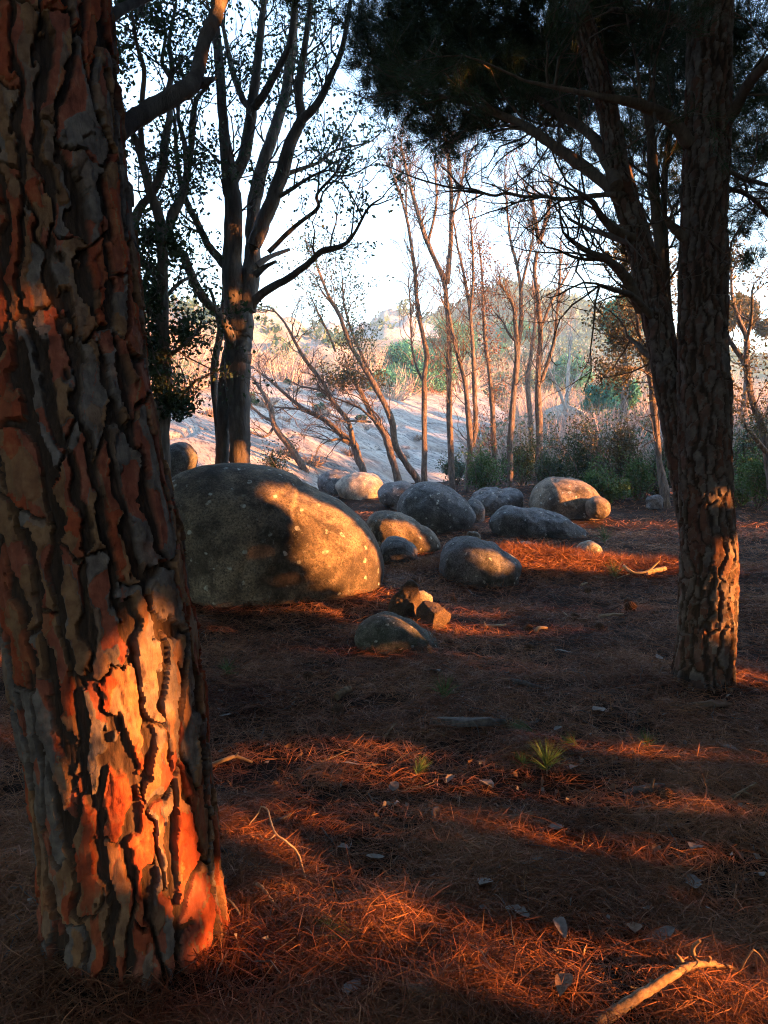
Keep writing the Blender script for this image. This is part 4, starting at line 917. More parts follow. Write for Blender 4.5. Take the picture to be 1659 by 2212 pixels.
simple('bare_tree', [(C4, [(545, 962, 32), (545, 750, 31), (560, 560, 29), (575, 400, 27), (570, 280, 24), (560, 180, 20), (535, 120, 17), (505, 80, 13)], -0.5),
                     (C4, [(575, 380, 22), (592, 240, 21), (590, 100, 18), (575, 0, 15), (545, -120, 12), (530, -270, 9), (520, -400, 5)], 0.5), (C4, [(590, 110, 15), (615, 0, 13), (640, -110, 10), (645, -240, 6)], -0.6),
                     (C4, [(575, 330, 14), (540, 290, 12), (515, 240, 10), (480, 200, 6)], 0.5)],
       'gnarled sunlit bare tree with crooked upper boughs', 19.8, 59, group=gU, twig=W2, up=0.25, t0=0.4, leaf=(M['brownleaf'], 2, 0.07, 0.04, 0.09, 0.05))
simple('bare_tree', [(C4, [(642, 865, 27), (632, 650, 26), (620, 500, 24), (640, 350, 20), (655, 200, 16), (640, 60, 10)], 0.5)],
       'short sunlit bare trunk just left of the rightmost upright tree', 24.0, 61, group=gU, twig=(2.5, 0.9, 0.014, 2), up=0.2, t0=0.4, leaf=(M['brownleaf'], 3, 0.08, 0.045, 0.10, 0.08))
simple('bare_tree', [(C4, [(668, 948, 34), (670, 700, 32), (665, 500, 29), (676, 300, 26), (665, 150, 23), (650, 20, 20), (660, -60, 18)], 0),
                     (C2, [(812, 900, 22), (800, 830, 17), (785, 750, 14), (760, 690, 9)], -0.5), (C2, [(812, 900, 20), (835, 820, 17), (855, 740, 13), (860, 660, 8)], 0.5),
                     (C4, [(680, 500, 20), (705, 420, 18), (735, 330, 16), (745, 220, 13), (758, 90, 10), (760, -60, 6)], -0.6), (C4, [(680, 260, 16), (720, 160, 14), (760, 90, 12), (800, 20, 8)], 0.6)],
       'forked bare tree, rightmost of the upright trees', 19.8, 63, group=gU, twig=W2, up=0.3, t0=0.4)
simple('dead_tree', [(C4, [(790, 695, 20), (792, 550, 18), (800, 400, 14), (812, 300, 9)], 0.5), (C4, [(788, 620, 16), (740, 500, 13), (700, 420, 8)], -0.8), (C4, [(795, 540, 11), (850, 460, 9), (890, 400, 5)], 0.6)],
       'pale dead tree standing in the dry scrub', 33.0, 65, mat=M['pale'], twig=(2.4, 1.3, 0.02, 2), up=0.25, t0=0.3)
# ---------------------------------------------------------------- slim pines at the right
simple('slim_pine', [(C4, [(1217, 1035, 48), (1205, 930, 42), (1190, 850, 36), (1178, 720, 32), (1165, 600, 30), (1150, 480, 28), (1110, 370, 22), (1060, 320, 16), (980, 300, 8)], 0.4),
                     (C4, [(1155, 520, 24), (1145, 380, 22), (1135, 220, 18), (1120, 60, 14), (1100, -60, 9)], 0.5), (C4, [(1120, 380, 20), (1100, 280, 18), (1085, 160, 15), (1060, 40, 10)], -0.5), (C4, [(1150, 470, 14), (1100, 440, 12), (1030, 435, 7)], -0.4)],
       'slim crooked pine left of the forked pine with orange sunlit leaves', 15.2, 71, mat=M['bare'], twig=(3.4, 0.7, 0.012, 2), up=0.1, t0=0.35, leaf=(M['olive'], 7, 0.07, 0.04, 0.11, 0.9, lambda C: C[:, 2] > at(0, 850, 15.2)[2]))
simple('slim_pine', [(C4, [(1690, 1010, 50), (1665, 860, 46), (1640, 720, 40), (1590, 580, 34), (1575, 500, 32), (1560, 420, 30), (1500, 330, 22), (1470, 270, 16)], 0.3),
                     (C4, [(1560, 430, 26), (1568, 320, 24), (1530, 220, 20), (1505, 130, 16), (1500, 0, 11)], 0.5), (C4, [(1568, 320, 16), (1588, 220, 14), (1590, 100, 10)], -0.5), (C4, [(1650, 800, 30), (1600, 740, 24), (1560, 680, 16)], -0.3)],
       'slim pine at the right edge with sunlit orange boughs', 13.5, 73, mat=M['bare'], twig=(3.4, 0.7, 0.012, 2), up=0.1, t0=0.35, leaf=(M['olive'], 4, 0.07, 0.035, 0.09, 0.5))
# ---------------------------------------------------------------- sunlit pines on the hillside
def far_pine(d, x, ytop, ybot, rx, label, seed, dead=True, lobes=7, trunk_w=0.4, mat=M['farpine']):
    c = at(x, (ytop + ybot) / 2, d); g = hill(c[0], c[1]); s = d / FPX
    base = np.array([c[0], c[1], float(g)])
    o = thing('umbrella_pine', base, label, 'tree', 'pines on the hillside'); rng = np.random.default_rng(seed)
    mb = MB(); h = (ybot - ytop) * s
    tube(mb, smooth_path(np.array([base - [0, 0, 0.4], base + [0.2, 0, (c[2] - g) * 0.5], c - [0, 0, h * 0.15]]), 6), np.linspace(trunk_w * 0.5, trunk_w * 0.2, 13), 8, 0.1)
    build(mb, 'trunk', M['bare'], o, base)
    mb = MB()
    for k in range(lobes * 3):
        a = rng.uniform(0, 2 * math.pi); q = rng.uniform(0.1, 1.0)
        lc = c + np.array([math.cos(a) * q * rx * s * 0.8, math.sin(a) * q * rx * s * 0.8, h * (0.15 - 0.35 * q * q) + rng.uniform(-0.22, 0.22) * h])
        ax = np.array([rx * s * rng.uniform(0.16, 0.38), rx * s * rng.uniform(0.16, 0.38), h * rng.uniform(0.12, 0.26)])
        n = 700
        C = ellip(rng, n, lc, ax, 0.3); C[: n // 5] = lc + (C[: n // 5] - lc) * 1.4; leaves(mb, C, 0.30 * rng.uniform(0.6, 1.4, n), 0.07, rng, updir=(0, 0, 0.8))
    build(mb, 'crown', mat, o, base)
    if dead:
        mb = MB()
        for k in range(26):
            a = rng.uniform(0, 2 * math.pi); q = c + np.array([0, 0, -h * rng.uniform(0.25, 0.6)])
            grow(mb, None, q, np.array([math.cos(a), math.sin(a), 0.25]), rx * s * rng.uniform(0.6, 1.0), 0.06, 2, rng, 0.08, 0.2, 4, 4, 5, 0.7)
        build(mb, 'dead_boughs', M['redtwig'], o, base)
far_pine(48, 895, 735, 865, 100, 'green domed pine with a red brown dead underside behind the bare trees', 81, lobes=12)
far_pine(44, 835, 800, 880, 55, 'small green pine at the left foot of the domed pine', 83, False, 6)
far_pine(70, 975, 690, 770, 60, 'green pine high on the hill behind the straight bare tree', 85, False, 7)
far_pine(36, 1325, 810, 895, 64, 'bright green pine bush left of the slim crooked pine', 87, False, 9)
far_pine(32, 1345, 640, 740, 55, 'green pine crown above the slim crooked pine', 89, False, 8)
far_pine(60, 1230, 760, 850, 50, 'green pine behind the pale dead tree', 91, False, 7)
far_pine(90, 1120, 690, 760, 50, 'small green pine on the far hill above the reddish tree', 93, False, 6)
far_pine(34, 1610, 640, 720, 60, 'olive pine crown at the right edge behind the forked pine', 95, False, 7, mat=M['olive'])

# ---------------------------------------------------------------- bushes behind the clearing
def bush(name, x, y0, y1, rx, d, mat, label, seed, n=2600, L=0.06, W=0.035, group='bushes behind the clearing', stems=True):
    s = d / FPX; cb = at(x, y1, d); g = max(float(gheight(cb[0], cb[1])), float(hill(cb[0], cb[1])) if cb[1] > 24 else -1)
    base = np.array([cb[0], cb[1], g]); h = max(at(x, y0, d)[2] - g, 0.25)
    o = thing(name, base, label, 'bush', group); rng = np.random.default_rng(seed)
    mb = MB(); tips = []
    for k in range(9):
        a = rng.uniform(0, 2 * math.pi)
        grow(mb, tips, base - [0, 0, 0.05], np.array([math.cos(a) * 0.8, math.sin(a) * 0.8, 1.2]), h * rng.uniform(0.6, 0.9), 0.018, 2, rng, 0.15, 0.3, 3, 4, 4)
    build(mb, 'stems', M['twig'], o, base)
    mb = MB(); k = 9
    for q in range(k):
        a = rng.uniform(0, 2 * math.pi); r = rng.uniform(0, 0.75)
        c = base + np.array([math.cos(a) * r * rx * s, math.sin(a) * r * rx * s * 0.8, h * rng.uniform(0.25, 0.72)])
        C = ellip(rng, n // k, c, (rx * s * rng.uniform(0.3, 0.5), rx * s * 0.4, h * rng.uniform(0.2, 0.34)), 0.35)
        leaves(mb, C, L * rng.uniform(0.6, 1.4, len(C)), W, rng, updir=(0, 0, 0.5))
    C = np.array([q[0] for q in tips]); C = np.repeat(C, 3, 0) + rng.normal(size=(len(C) * 3, 3)) * 0.05
    leaves(mb, C, L, W, rng)
    build(mb, 'foliage', mat, o, base)
for i, a in enumerate([('bush', 1262, 905, 1052, 70, 17.5, M['bushleaf'], 'large dark bush behind the turtle shaped boulder'), ('bush', 1345, 898, 1050, 58, 17.0, M['olive'], 'olive brown sunlit bush beside the large dark bush'),
                       ('bush', 1040, 965, 1060, 40, 18.5, M['grassgreen'], 'fresh green bush between the two sunlit stems and the reddish tree'), ('bush', 1125, 940, 1058, 42, 20.5, M['bushleaf'], 'dark bush between the gnarled tree and the forked bare tree'),
                       ('bush', 1195, 960, 1055, 40, 18.8, M['bushleaf'], 'dark bush just right of the forked bare tree'), ('bush', 1385, 985, 1068, 52, 16.5, M['grassgreen'], 'low bright green bush left of the slim crooked pine'),
                       ('bush', 1480, 970, 1070, 50, 16.5, M['bushleaf'], 'dark bush behind the forked pine trunk'), ('bush', 1425, 950, 1060, 45, 17.5, M['bushleaf'], 'dark green bush right behind the slim crooked pine'),
                       ('bush', 1635, 960, 1085, 60, 14.5, M['grassgreen'], 'green bush at the right edge of the clearing'), ('bush', 1610, 880, 990, 45, 16.5, M['bushleaf'], 'dark upright bush by the slim pine at the right edge'),
                       ('bush', 1600, 1010, 1075, 40, 15.5, M['grassgreen'], 'low green bush just right of the forked pine trunk'), ('bush', 1310, 1010, 1062, 50, 16.0, M['grassgreen'], 'low grassy bush in front of the olive brown bush'),
                       ('bush', 590, 965, 1000, 10, 18.0, M['darkleaf'], 'small dark bush growing on the granite slope'), ('bush', 985, 985, 1050, 26, 21.5, M['scrubgreen'], 'grey green bush left of the two sunlit stems')]):
    bush(*a, seed=200 + i, n=900 if a[4] < 15 else 3000)

# ---------------------------------------------------------------- dry scrub: one mass of twigs and small leaves
rng = np.random.default_rng(77)
mbs, mbg = MB(), MB()
def scrub_spot(x, y, z, r, h, green):
    n = 70; a = rng.uniform(0, 2 * math.pi, n); q = np.sqrt(rng.random(n)) * r * 0.6
    P0 = np.stack([x + np.cos(a) * q, y + np.sin(a) * q, np.full(n, z - 0.1)], -1)
    Dd = np.stack([np.cos(a) * 0.6, np.sin(a) * 0.6, np.ones(n)], -1) + rng.normal(size=(n, 3)) * 0.4
    needles(mbs, P0, Dd, h * rng.uniform(0.6, 1.25, n), 0.05 + 0.02 * h, rng)
    P1 = P0 + norm(Dd) * (h * rng.uniform(0.3, 0.8, n))[:, None]
    needles(mbs, P1, Dd + rng.normal(size=(n, 3)) * 0.8, h * 0.6, 0.03, rng); needles(mbs, P1, Dd + rng.normal(size=(n, 3)) * 0.9, h * 0.5, 0.03, rng)
    if green:
        C = ellip(rng, 110, (x, y, z + h * 0.5), (r * 0.8, r * 0.8, h * 0.5), 0.4); leaves(mbg, C, 0.22 * rng.uniform(0.6, 1.4, 110), 0.12, rng)
for k in range(620):
    y = 24.5 + 60 * rng.random() ** 1.5; x = rng.uniform(-0.42, 0.52) * y
    zs = float(slab(x, y)); zh = float(hill(x, y)); 
    if zs > zh and zs > 0 and x < 7 and y < 58:
        if zs < 3.0 + 0.9 * noise3(x * 0.3, y * 0.3, 0.0, 5) or rng.random() < 0.45: continue
        z = zs
    else: z = zh
    if zs <= zh and x < 5 and y < 26: continue
    h = rng.uniform(0.6, 1.5) * (1 + 0.012 * y)
    scrub_spot(x, y, z, h * 0.8, h, rng.random() < 0.42)
for k in range(46):                                            # tufts rooted in the cracks of the granite slope
    x = rng.uniform(-12, 2); y = rng.uniform(19, 40); z = float(slab(x, y))
    if z > 0.3: scrub_spot(x, y, z, rng.uniform(0.15, 0.4), rng.uniform(0.15, 0.4), rng.random() < 0.3)
o = build(mbs, 'dry_scrub', M['scrub']); tag(o, 'pale pinkish dry scrub covering the hillside', 'scrub', kind='stuff')
o = build(mbg, 'green_scrub', M['scrubgreen']); tag(o, 'grey green scrub scattered over the hillside', 'scrub', kind='stuff')
# trees and bushes on the granite ridge and far hills read as one mass
mb = MB()
for k in range(800):
    u = rng.random()
    y = rng.uniform(62, 100); x = rng.uniform(-0.42, 0.4) * y
    z = float(hill(x, y)); h = rng.uniform(0.8, 2.2)
    C = ellip(rng, 120, (x, y, z + h * 0.4), (h * 0.9, h * 0.9, h * 0.6), 0.4); leaves(mb, C, 0.45 * rng.uniform(0.6, 1.4, 120), 0.24, rng, updir=(0, 0, 0.5))
for HV, nb, sz in ((HV1, 350, 1.6), (HV2, 1300, 2.0), (HV3, 220, 1.0)):
    for q in HV[rng.integers(0, len(HV), nb)]:
        h = sz * rng.uniform(0.5, 1.4); C = ellip(rng, 34, q + [rng.normal() * 0.5, rng.normal() * 0.5, h * 0.3], (h, h, h * 0.6), 0.4)
        leaves(mb, C, 0.55 * h * rng.uniform(0.6, 1.4, 34), 0.3 * h, rng, updir=(0, 0, 0.5))
o = build(mb, 'distant_bushes', M['scrubgreen']); tag(o, 'distant bushes dotted over the upper hillside', 'bushes', kind='stuff')

# ================================================================== FLOOR LITTER
rng = np.random.default_rng(123)
def surf(x, y): return gheight(x, y)
def needle_carpet(n, d0, d1, L, w, half, lift, seed):
    rng = np.random.default_rng(seed)
    u = rng.random(n); d = d0 * (d1 / d0) ** u                       # denser close to the eye
    x = rng.uniform(-half, half, n) * d; y = d
    cl = noise3(x * 3.2, y * 3.2, 0 * x, 7) + 0.6 * noise3(x * 9, y * 9, 0 * x, 8)
    k = rng.random(n) < np.clip(0.62 + 0.5 * cl, 0.12, 1); x, y, cl = x[k], y[k], cl[k]; n = len(x)
    a = rng.uniform(0, 2 * math.pi, n)
    Ln = L * rng.uniform(0.45, 1.2, n); el = np.abs(rng.normal(size=n)) * 0.28
    z = surf(x, y) + lift * (rng.random(n) ** 1.6) * (1 + 0.8 * np.clip(cl, 0, 1.5)) + 0.002
    dx = np.cos(a) * np.cos(el); dy = np.sin(a) * np.cos(el); dz = np.sin(el)
    Dv = np.stack([dx, dy, dz], -1); Sv = norm(np.cross(Dv, np.stack([rng.normal(size=n) * 0.5, rng.normal(size=n) * 0.5, np.ones(n)], -1)))
    bend = (rng.normal(size=n) * 0.045)[:, None]
    P0 = np.stack([x, y, z], -1) - Dv * (Ln / 2)[:, None]; P2 = P0 + Dv * Ln[:, None]; P1 = (P0 + P2) / 2 + Sv * bend * Ln[:, None]; P1[:, 2] += Ln * 0.05
    P0[:, 2] = np.maximum(P0[:, 2], surf(P0[:, 0], P0[:, 1]) + 0.001); P2[:, 2] = np.maximum(P2[:, 2], surf(P2[:, 0], P2[:, 1]) + 0.001)
    W = Sv * (w * rng.uniform(0.7, 1.3, n) * np.maximum(1, y / 5.0) * 0.5)[:, None]
    V = np.stack([P0 - W * 0.6, P0 + W * 0.6, P1 + W, P1 - W, P2], 1).reshape(-1, 3)
    b = np.arange(n)[:, None] * 5
    return V, b + [3, 2, 4], b + [0, 1, 2, 3]
mb = MB()
for args in ((150000, 1.7, 5.0, 0.155, 0.0024, 0.56, 0.035, 1), (130000, 4.5, 12.0, 0.14, 0.0026, 0.56, 0.035, 2), (26000, 11.0, 22.0, 0.16, 0.003, 0.56, 0.03, 3), (14000, 1.9, 8.0, 0.16, 0.003, 0.58, 0.05, 4)):
    V, a, q = needle_carpet(*args)
    b0 = mb.n; mb.v.append(V); mb.f3.append(a + b0); mb.f4.append(q + b0); mb.n += len(V)
# the same litter goes on to either side of the view
rg = np.random.default_rng(10); n = 70000; x = rg.uniform(-5.5, 5.5, n); y = rg.uniform(0.4, 9.0, n); k = rg.random(n) < np.clip(0.6 + 0.5 * noise3(x * 3.2, y * 3.2, 0 * x, 7), 0.15, 1); x, y = x[k], y[k]; n = len(x)
C = np.stack([x, y, surf(x, y) + 0.004 + 0.03 * rg.random(n)], -1); Dv = rg.normal(size=(n, 3)); Dv[:, 2] = np.abs(Dv[:, 2]) * 0.18
needles(mb, C, Dv, 0.15 * rg.uniform(0.6, 1.2, n), 0.0032, rg)
# thicker drift of needles on the bank beside the half buried rock
rg = np.random.default_rng(9); n = 16000; x = 1.75 + rg.normal(size=n) * 0.85; y = 8.3 + rg.normal(size=n) * 0.3
C = np.stack([x, y, surf(x, y) + 0.04 * rg.random(n)], -1); Dv = rg.normal(size=(n, 3)); Dv[:, 2] = np.abs(Dv[:, 2]) * 0.35
needles(mb, C, Dv, 0.14 * rg.uniform(0.6, 1.2, n), 0.005, rg)
o = build(mb, 'pine_needle_litter', M['dryneedle'], smooth=False); tag(o, 'carpet of fallen brown pine needles', 'pine needles', kind='stuff')

def stick(name, f, pts, mat, label, r, cat='stick', lift=0.0, group=None, sides=8, side_twigs=(), rough=0.12, taper=0.5):
    """pts: picture points (x, y, height above the floor in m); lies on the ground"""
    P = []
    for p in pts:
        x, y = f(p[0], p[1]) if f else (p[0], p[1]); h = (p[2] if len(p) > 2 else 0.0) + lift
        g = gnd(x, y, h); g[2] = float(surf(g[0], g[1])) + h + r * 0.6; P.append(g)
    P = smooth_path(np.array(P), 7)
    P[1:-1] += rng.normal(size=(len(P) - 2, 3)) * r * 0.07
    mb = MB(); tube(mb, P, np.linspace(r, r * taper, len(P)), sides, rough, int(r * 1e5) % 97)
    base = P[0].copy(); base[2] = float(surf(base[0], base[1]))
    o = build(mb, name, mat, None, base); tag(o, label, cat, group)
    for tp in side_twigs:
        Q = []
        for p in tp:
            x, y = f(p[0], p[1]) if f else (p[0], p[1]); h = (p[2] if len(p) > 2 else 0.02)
            g = gnd(x, y, h); g[2] = float(surf(g[0], g[1])) + h + r * 0.5; Q.append(g)
        m2 = MB(); Q = smooth_path(np.array(Q), 5); tube(m2, Q, np.linspace(r * 0.45, r * 0.25, len(Q)), 6, 0.1)
        build(m2, 'side_twig', mat, o, base)
    return o
gS = 'fallen sticks on the needle floor'
stick('fallen_branch', CR, [(690, 1370, 0.0), (830, 1270, 0.02), (960, 1180, 0.045), (1100, 1090, 0.06), (1220, 1010, 0.07), (1330, 975, 0.06), (1430, 975, 0.045), (1510, 990, 0.02)], M['stick'], 'thick curved fallen branch glowing in sunlight at the lower right', 0.017, 'branch', taper=0.25, sides=12, rough=0.08,
      side_twigs=[[(1285, 985, 0.06), (1240, 930, 0.08), (1240, 880, 0.1), (1275, 845, 0.13)], [(1310, 975, 0.06), (1335, 935, 0.09)], [(1200, 1020, 0.06), (1165, 970, 0.08), (1140, 935, 0.09)], [(1160, 1045, 0.06), (1150, 1025, 0.085)], [(1000, 1150, 0.045), (1000, 1095, 0.06)]])
stick('curly_twig', CB, [(690, 625, 0.0), (660, 500, 0.03), (625, 395, 0.06), (560, 345, 0.08), (505, 312, 0.09), (475, 240, 0.10), (460, 185, 0.11), (425, 168, 0.11), (405, 210, 0.09), (355, 280, 0.05)], M['stick_pale'], 'pale curly twig arching above the needles beside the near trunk', 0.0045, 'twig', group=gS, taper=0.5, sides=6, rough=0.05,
      side_twigs=[[(505, 312, 0.09), (480, 345, 0.08), (455, 360, 0.07), (430, 345, 0.06), (405, 325, 0.05), (340, 362, 0.02)]])
stick('fallen_branch', CB, [(185, 435, 0.03), (290, 500, 0.02), (420, 580, 0.015), (540, 630, 0.01), (660, 652, 0.012), (780, 652, 0.012), (880, 635, 0.01), (975, 630, 0.005)], M['stick_grey'], 'long grey curved branch lying right of the near trunk', 0.007, 'branch', group=gS, taper=1.5, sides=8,
      side_twigs=[[(838, 625, 0.01), (828, 580, 0.05), (818, 535, 0.09)]])
stick('bent_twig', CB, [(380, 630, 0.03), (425, 640, 0.035), (470, 690, 0.03), (515, 745, 0.02), (570, 770, 0.015), (630, 755, 0.02), (700, 710, 0.02), (780, 660, 0.02)], M['stick_pale'], 'bright yellow bent twig below the long grey branch', 0.0055, 'twig', group=gS, taper=0.7, sides=6,
      side_twigs=[[(385, 628, 0.03), (400, 622, 0.04), (415, 625, 0.04)]])
stick('bark_stick', CB, [(978, 615, 0.015), (1005, 655, 0.02), (1035, 705, 0.015)], M['stick'], 'short rusty stick at the end of the long grey branch', 0.008, 'stick', group=gS)
stick('stick', CB, [(430, 290, 0.0), (500, 245, 0.02), (590, 185, 0.03)], M['stick_grey'], 'short grey stick behind the pale curly twig', 0.010, 'stick', group=gS)
stick('stick', CB, [(1250, 1130, 0.05), (1256, 1220, 0.04), (1262, 1342, 0.02)], M['stick'], 'thin upright brown stick beside the fallen bark slab', 0.005, 'stick', group=gS)
stick('stick', CB, [(210, 715, 0.05), (260, 745, 0.05), (300, 795, 0.03), (308, 840, 0.0)], M['stick_grey'], 'hooked twig against the foot of the near trunk', 0.005, 'twig', group=gS)
stick('stick', CB, [(762, 250, 0.03), (790, 290, 0.03), (840, 350, 0.01)], M['stick_grey'], 'small grey hooked twig right of the pale curly twig', 0.004, 'twig', group=gS)
stick('scaly_stick', CN, [(1302, 670, 0.02), (1280, 710, 0.03), (1285, 760, 0.02), (1300, 805, 0.0)], M['stick_grey'], 'upright scaly grey stick in the middle of the floor', 0.013, 'stick', group=gS, rough=0.3)
stick('stick', CN, [(1305, 720, 0.02), (1340, 735, 0.02), (1358, 742, 0.015)], M['stick'], 'short orange stick beside the upright scaly grey stick', 0.007, 'stick', group=gS)
stick('log_piece', CN, [(778, 128, 0.01), (810, 108, 0.02), (845, 92, 0.02)], M['stick'], 'short cut log with a pale end on the dark floor', 0.020, 'log', group=gS, taper=0.9, sides=12)
stick('stick', CN, [(830, 318, 0.0), (900, 325, 0.01), (1020, 325, 0.015)], M['stick_grey'], 'dark straight stick meeting an upright twig in mid floor', 0.007, 'stick', group=gS, taper=1.2)
stick('stick', CN, [(1018, 335, 0.01), (1050, 290, 0.03), (1088, 245, 0.05)], M['stick'], 'brown twig pointing up at the end of the dark straight stick', 0.008, 'stick', group=gS)
stick('stick', CN, [(470, 178, 0.0), (530, 155, 0.01), (560, 130, 0.02)], M['stick_grey'], 'small bent stick right of the near trunk, in shade', 0.007, 'stick', group=gS)
stick('stick', CN, [(380, 315, 0.0), (392, 280, 0.02), (402, 240, 0.04)], M['stick_grey'], 'small stick standing up close to the near trunk', 0.006, 'stick', group=gS)
stick('stick', CN, [(640, 505, 0.01), (730, 515, 0.015), (800, 522, 0.01)], M['stick_grey'], 'thin dark stick lying in the long sunlit needle streak', 0.005, 'stick', group=gS)
stick('stick', CN, [(130, 425, 0.02), (200, 400, 0.05), (260, 380, 0.05), (340, 405, 0.02)], M['stick_pale'], 'sunlit crooked stick touching the near trunk', 0.011, 'stick', group=gS,
      side_twigs=[[(250, 382, 0.05), (268, 355, 0.08)]])
stick('stick', CN, [(150, 120, 0.0), (210, 145, 0.01), (290, 165, 0.0)], M['stick_grey'], 'thin stick in the shade below the largest boulder', 0.004, 'stick', group=gS)
stick('log_piece', CE, [(110, 968, 0.01), (200, 972, 0.02), (300, 955, 0.02)], M['stick'], 'pale brown broken log lying in the shade, centre right', 0.019, 'log', group=gS, taper=0.8, sides=10)
stick('stick', CE, [(125, 640, 0.0), (200, 605, 0.01), (300, 575, 0.02)], M['stick'], 'tan stick left of the green needle sprig', 0.014, 'stick', group=gS, taper=0.8)
stick('log_piece', CE, [(830, 825, 0.01), (930, 805, 0.02), (1060, 785, 0.03)], M['stick_grey'], 'dark stick with a bright upright twig, lower right', 0.015, 'stick', group=gS, taper=1.1,
      side_twigs=[[(985, 810, 0.03), (990, 775, 0.06), (1002, 735, 0.1)]])
stick('stick', CE, [(830, 895, 0.0), (900, 880, 0.01), (985, 865, 0.015)], M['stick_grey'], 'grey twig below the dark stick with the bright upright twig', 0.008, 'stick', group=gS)
stick('stick', CE, [(985, 865, 0.01), (1060, 920, 0.01), (1160, 990, 0.0)], M['stick_grey'], 'thin grey twig running down right of the pine cone', 0.006, 'stick', group=gS)
stick('forked_twig', CE, [(1340, 878, 0.0), (1430, 865, 0.02), (1510, 825, 0.04), (1590, 790, 0.05)], M['stick'], 'forked sunlit twig near the right edge of the floor', 0.008, 'twig', group=gS,
      side_twigs=[[(1510, 825, 0.04), (1460, 870, 0.03), (1425, 912, 0.0)], [(1520, 828, 0.04), (1570, 860, 0.03), (1640, 890, 0.01)]])
stick('stick', CE, [(460, 108, 0.0), (540, 95, 0.01), (660, 102, 0.0)], M['stick_grey'], 'dark arched stick in the middle distance left of the forked pine', 0.010, 'stick', group=gS)
stick('stick', CE, [(180, 200, 0.0), (260, 205, 0.02), (350, 225, 0.0)], M['stick_grey'], 'dark rotten stick in the middle distance', 0.020, 'stick', group=gS)
stick('stick', CE, [(1080, 285, 0.0), (1180, 298, 0.01), (1360, 300, 0.0)], M['stick'], 'flat brown stick in front of the forked pine', 0.010, 'stick', group=gS)
stick('stick', CE, [(0, 350, 0.0), (130, 395, 0.01), (290, 410, 0.01), (345, 385, 0.02)], M['stick_grey'], 'long dark curved stick above the sunlit streaks', 0.009, 'stick', group=gS)
stick('stick', CE, [(755, 195, 0.0), (820, 182, 0.01), (905, 178, 0.0)], M['stick_grey'], 'short dark stick left of the forked pine foot', 0.007, 'stick', group=gS)
stick('fallen_branch', CE, [(1460, 45, 0.0), (1550, 58, 0.02), (1720, 85, 0.02)], M['stick_grey'], 'upper of two grey branches right of the forked pine', 0.012, 'branch', group=gS)
stick('fallen_branch', CE, [(1480, 105, 0.0), (1570, 125, 0.02), (1720, 165, 0.02)], M['stick_grey'], 'lower of two grey branches right of the forked pine', 0.014, 'branch', group=gS)
stick('stick', CM, [(675, 512, 0.0), (720, 508, 0.02), (775, 492, 0.03)], M['stick_pale'], 'pale sunlit stick right of the mossy boulder', 0.014, 'stick', group=gS, side_twigs=[[(682, 512, 0.02), (672, 490, 0.05)]])
stick('stick', CM, [(915, 525, 0.0), (935, 510, 0.03), (970, 510, 0.02)], M['stick_pale'], 'short bent pale stick beside a pine cone in mid distance', 0.018, 'stick', group=gS)
stick('stick', CM, [(1215, 455, 0.01), (1270, 445, 0.02), (1330, 440, 0.01)], M['stick_pale'], 'pale knobbly stick in the middle distance', 0.016, 'stick', group=gS)
stick('stick', CM, [(1050, 430, 0.02), (1080, 455, 0.02), (1170, 470, 0.0)], M['stick'], 'thin brown stick left of the pale knobbly stick', 0.010, 'stick', group=gS)
stick('fallen_branch', CM, [(1330, 235, 0.08), (1370, 255, 0.06), (1440, 255, 0.06), (1500, 210, 0.16)], M['stick_pale'], 'sunlit forked branch left of the forked pine', 0.016, 'branch', group=gS, side_twigs=[[(1380, 255, 0.06), (1350, 235, 0.12)], [(1300, 280, 0.02), (1360, 262, 0.05)]])
stick('log_piece', CM, [(1440, 268, 0.02), (1480, 262, 0.03), (1528, 256, 0.04)], M['stick_pale'], 'short sunlit log end beside the sunlit forked branch', 0.026, 'log', group=gS, taper=0.9)
stick('stick', CM, [(1130, 305, 0.01), (1160, 295, 0.02)], M['stick_pale'], 'tiny pale stick at the lower edge of the sunlit needle bank', 0.014, 'stick', group=gS)
stick('stick', CM, [(590, 320, 0.0), (620, 345, 0.02), (660, 355, 0.0)], M['stick_grey'], 'thin dark stick right of the angular stones', 0.008, 'stick', group=gS)
stick('fallen_branch', C7, [(-520, 105, 0.02), (-470, 100, 0.03), (-430, 98, 0.03)], M['stick_grey'], 'grey log at the left edge behind the near trunk', 0.03, 'log', group=gS)
stick('forked_twig', C7, [(-490, 75, 0.0), (-488, 40, 0.06), (-480, 15, 0.12)], M['stick_pale'], 'pale forked twig standing at the left edge', 0.006, 'twig', group=gS, side_twigs=[[(-488, 50, 0.04), (-500, 25, 0.1)]])
stick('stick', C7, [(610, 985, 0.0), (720, 870, 0.015), (760, 830, 0.02), (860, 800, 0.01)], M['stick_grey'], 'thin grey twig crossing the floor left of the thick curved branch', 0.0035, 'twig', group=gS)
stick('stick', CR, [(1185, 1115, 0.04), (1230, 1200, 0.03), (1330, 1342, 0.0)], M['stick'], 'thin brown twig below the thick curved branch', 0.0045, 'twig', group=gS)
stick('stick', CR, [(1490, 1000, 0.04), (1540, 910, 0.10), (1580, 855, 0.14)], M['stick'], 'thin red twig propped at the tip of the thick curved branch', 0.004, 'twig', group=gS, side_twigs=[[(1580, 855, 0.14), (1620, 890, 0.1), (1659, 960, 0.05)]])
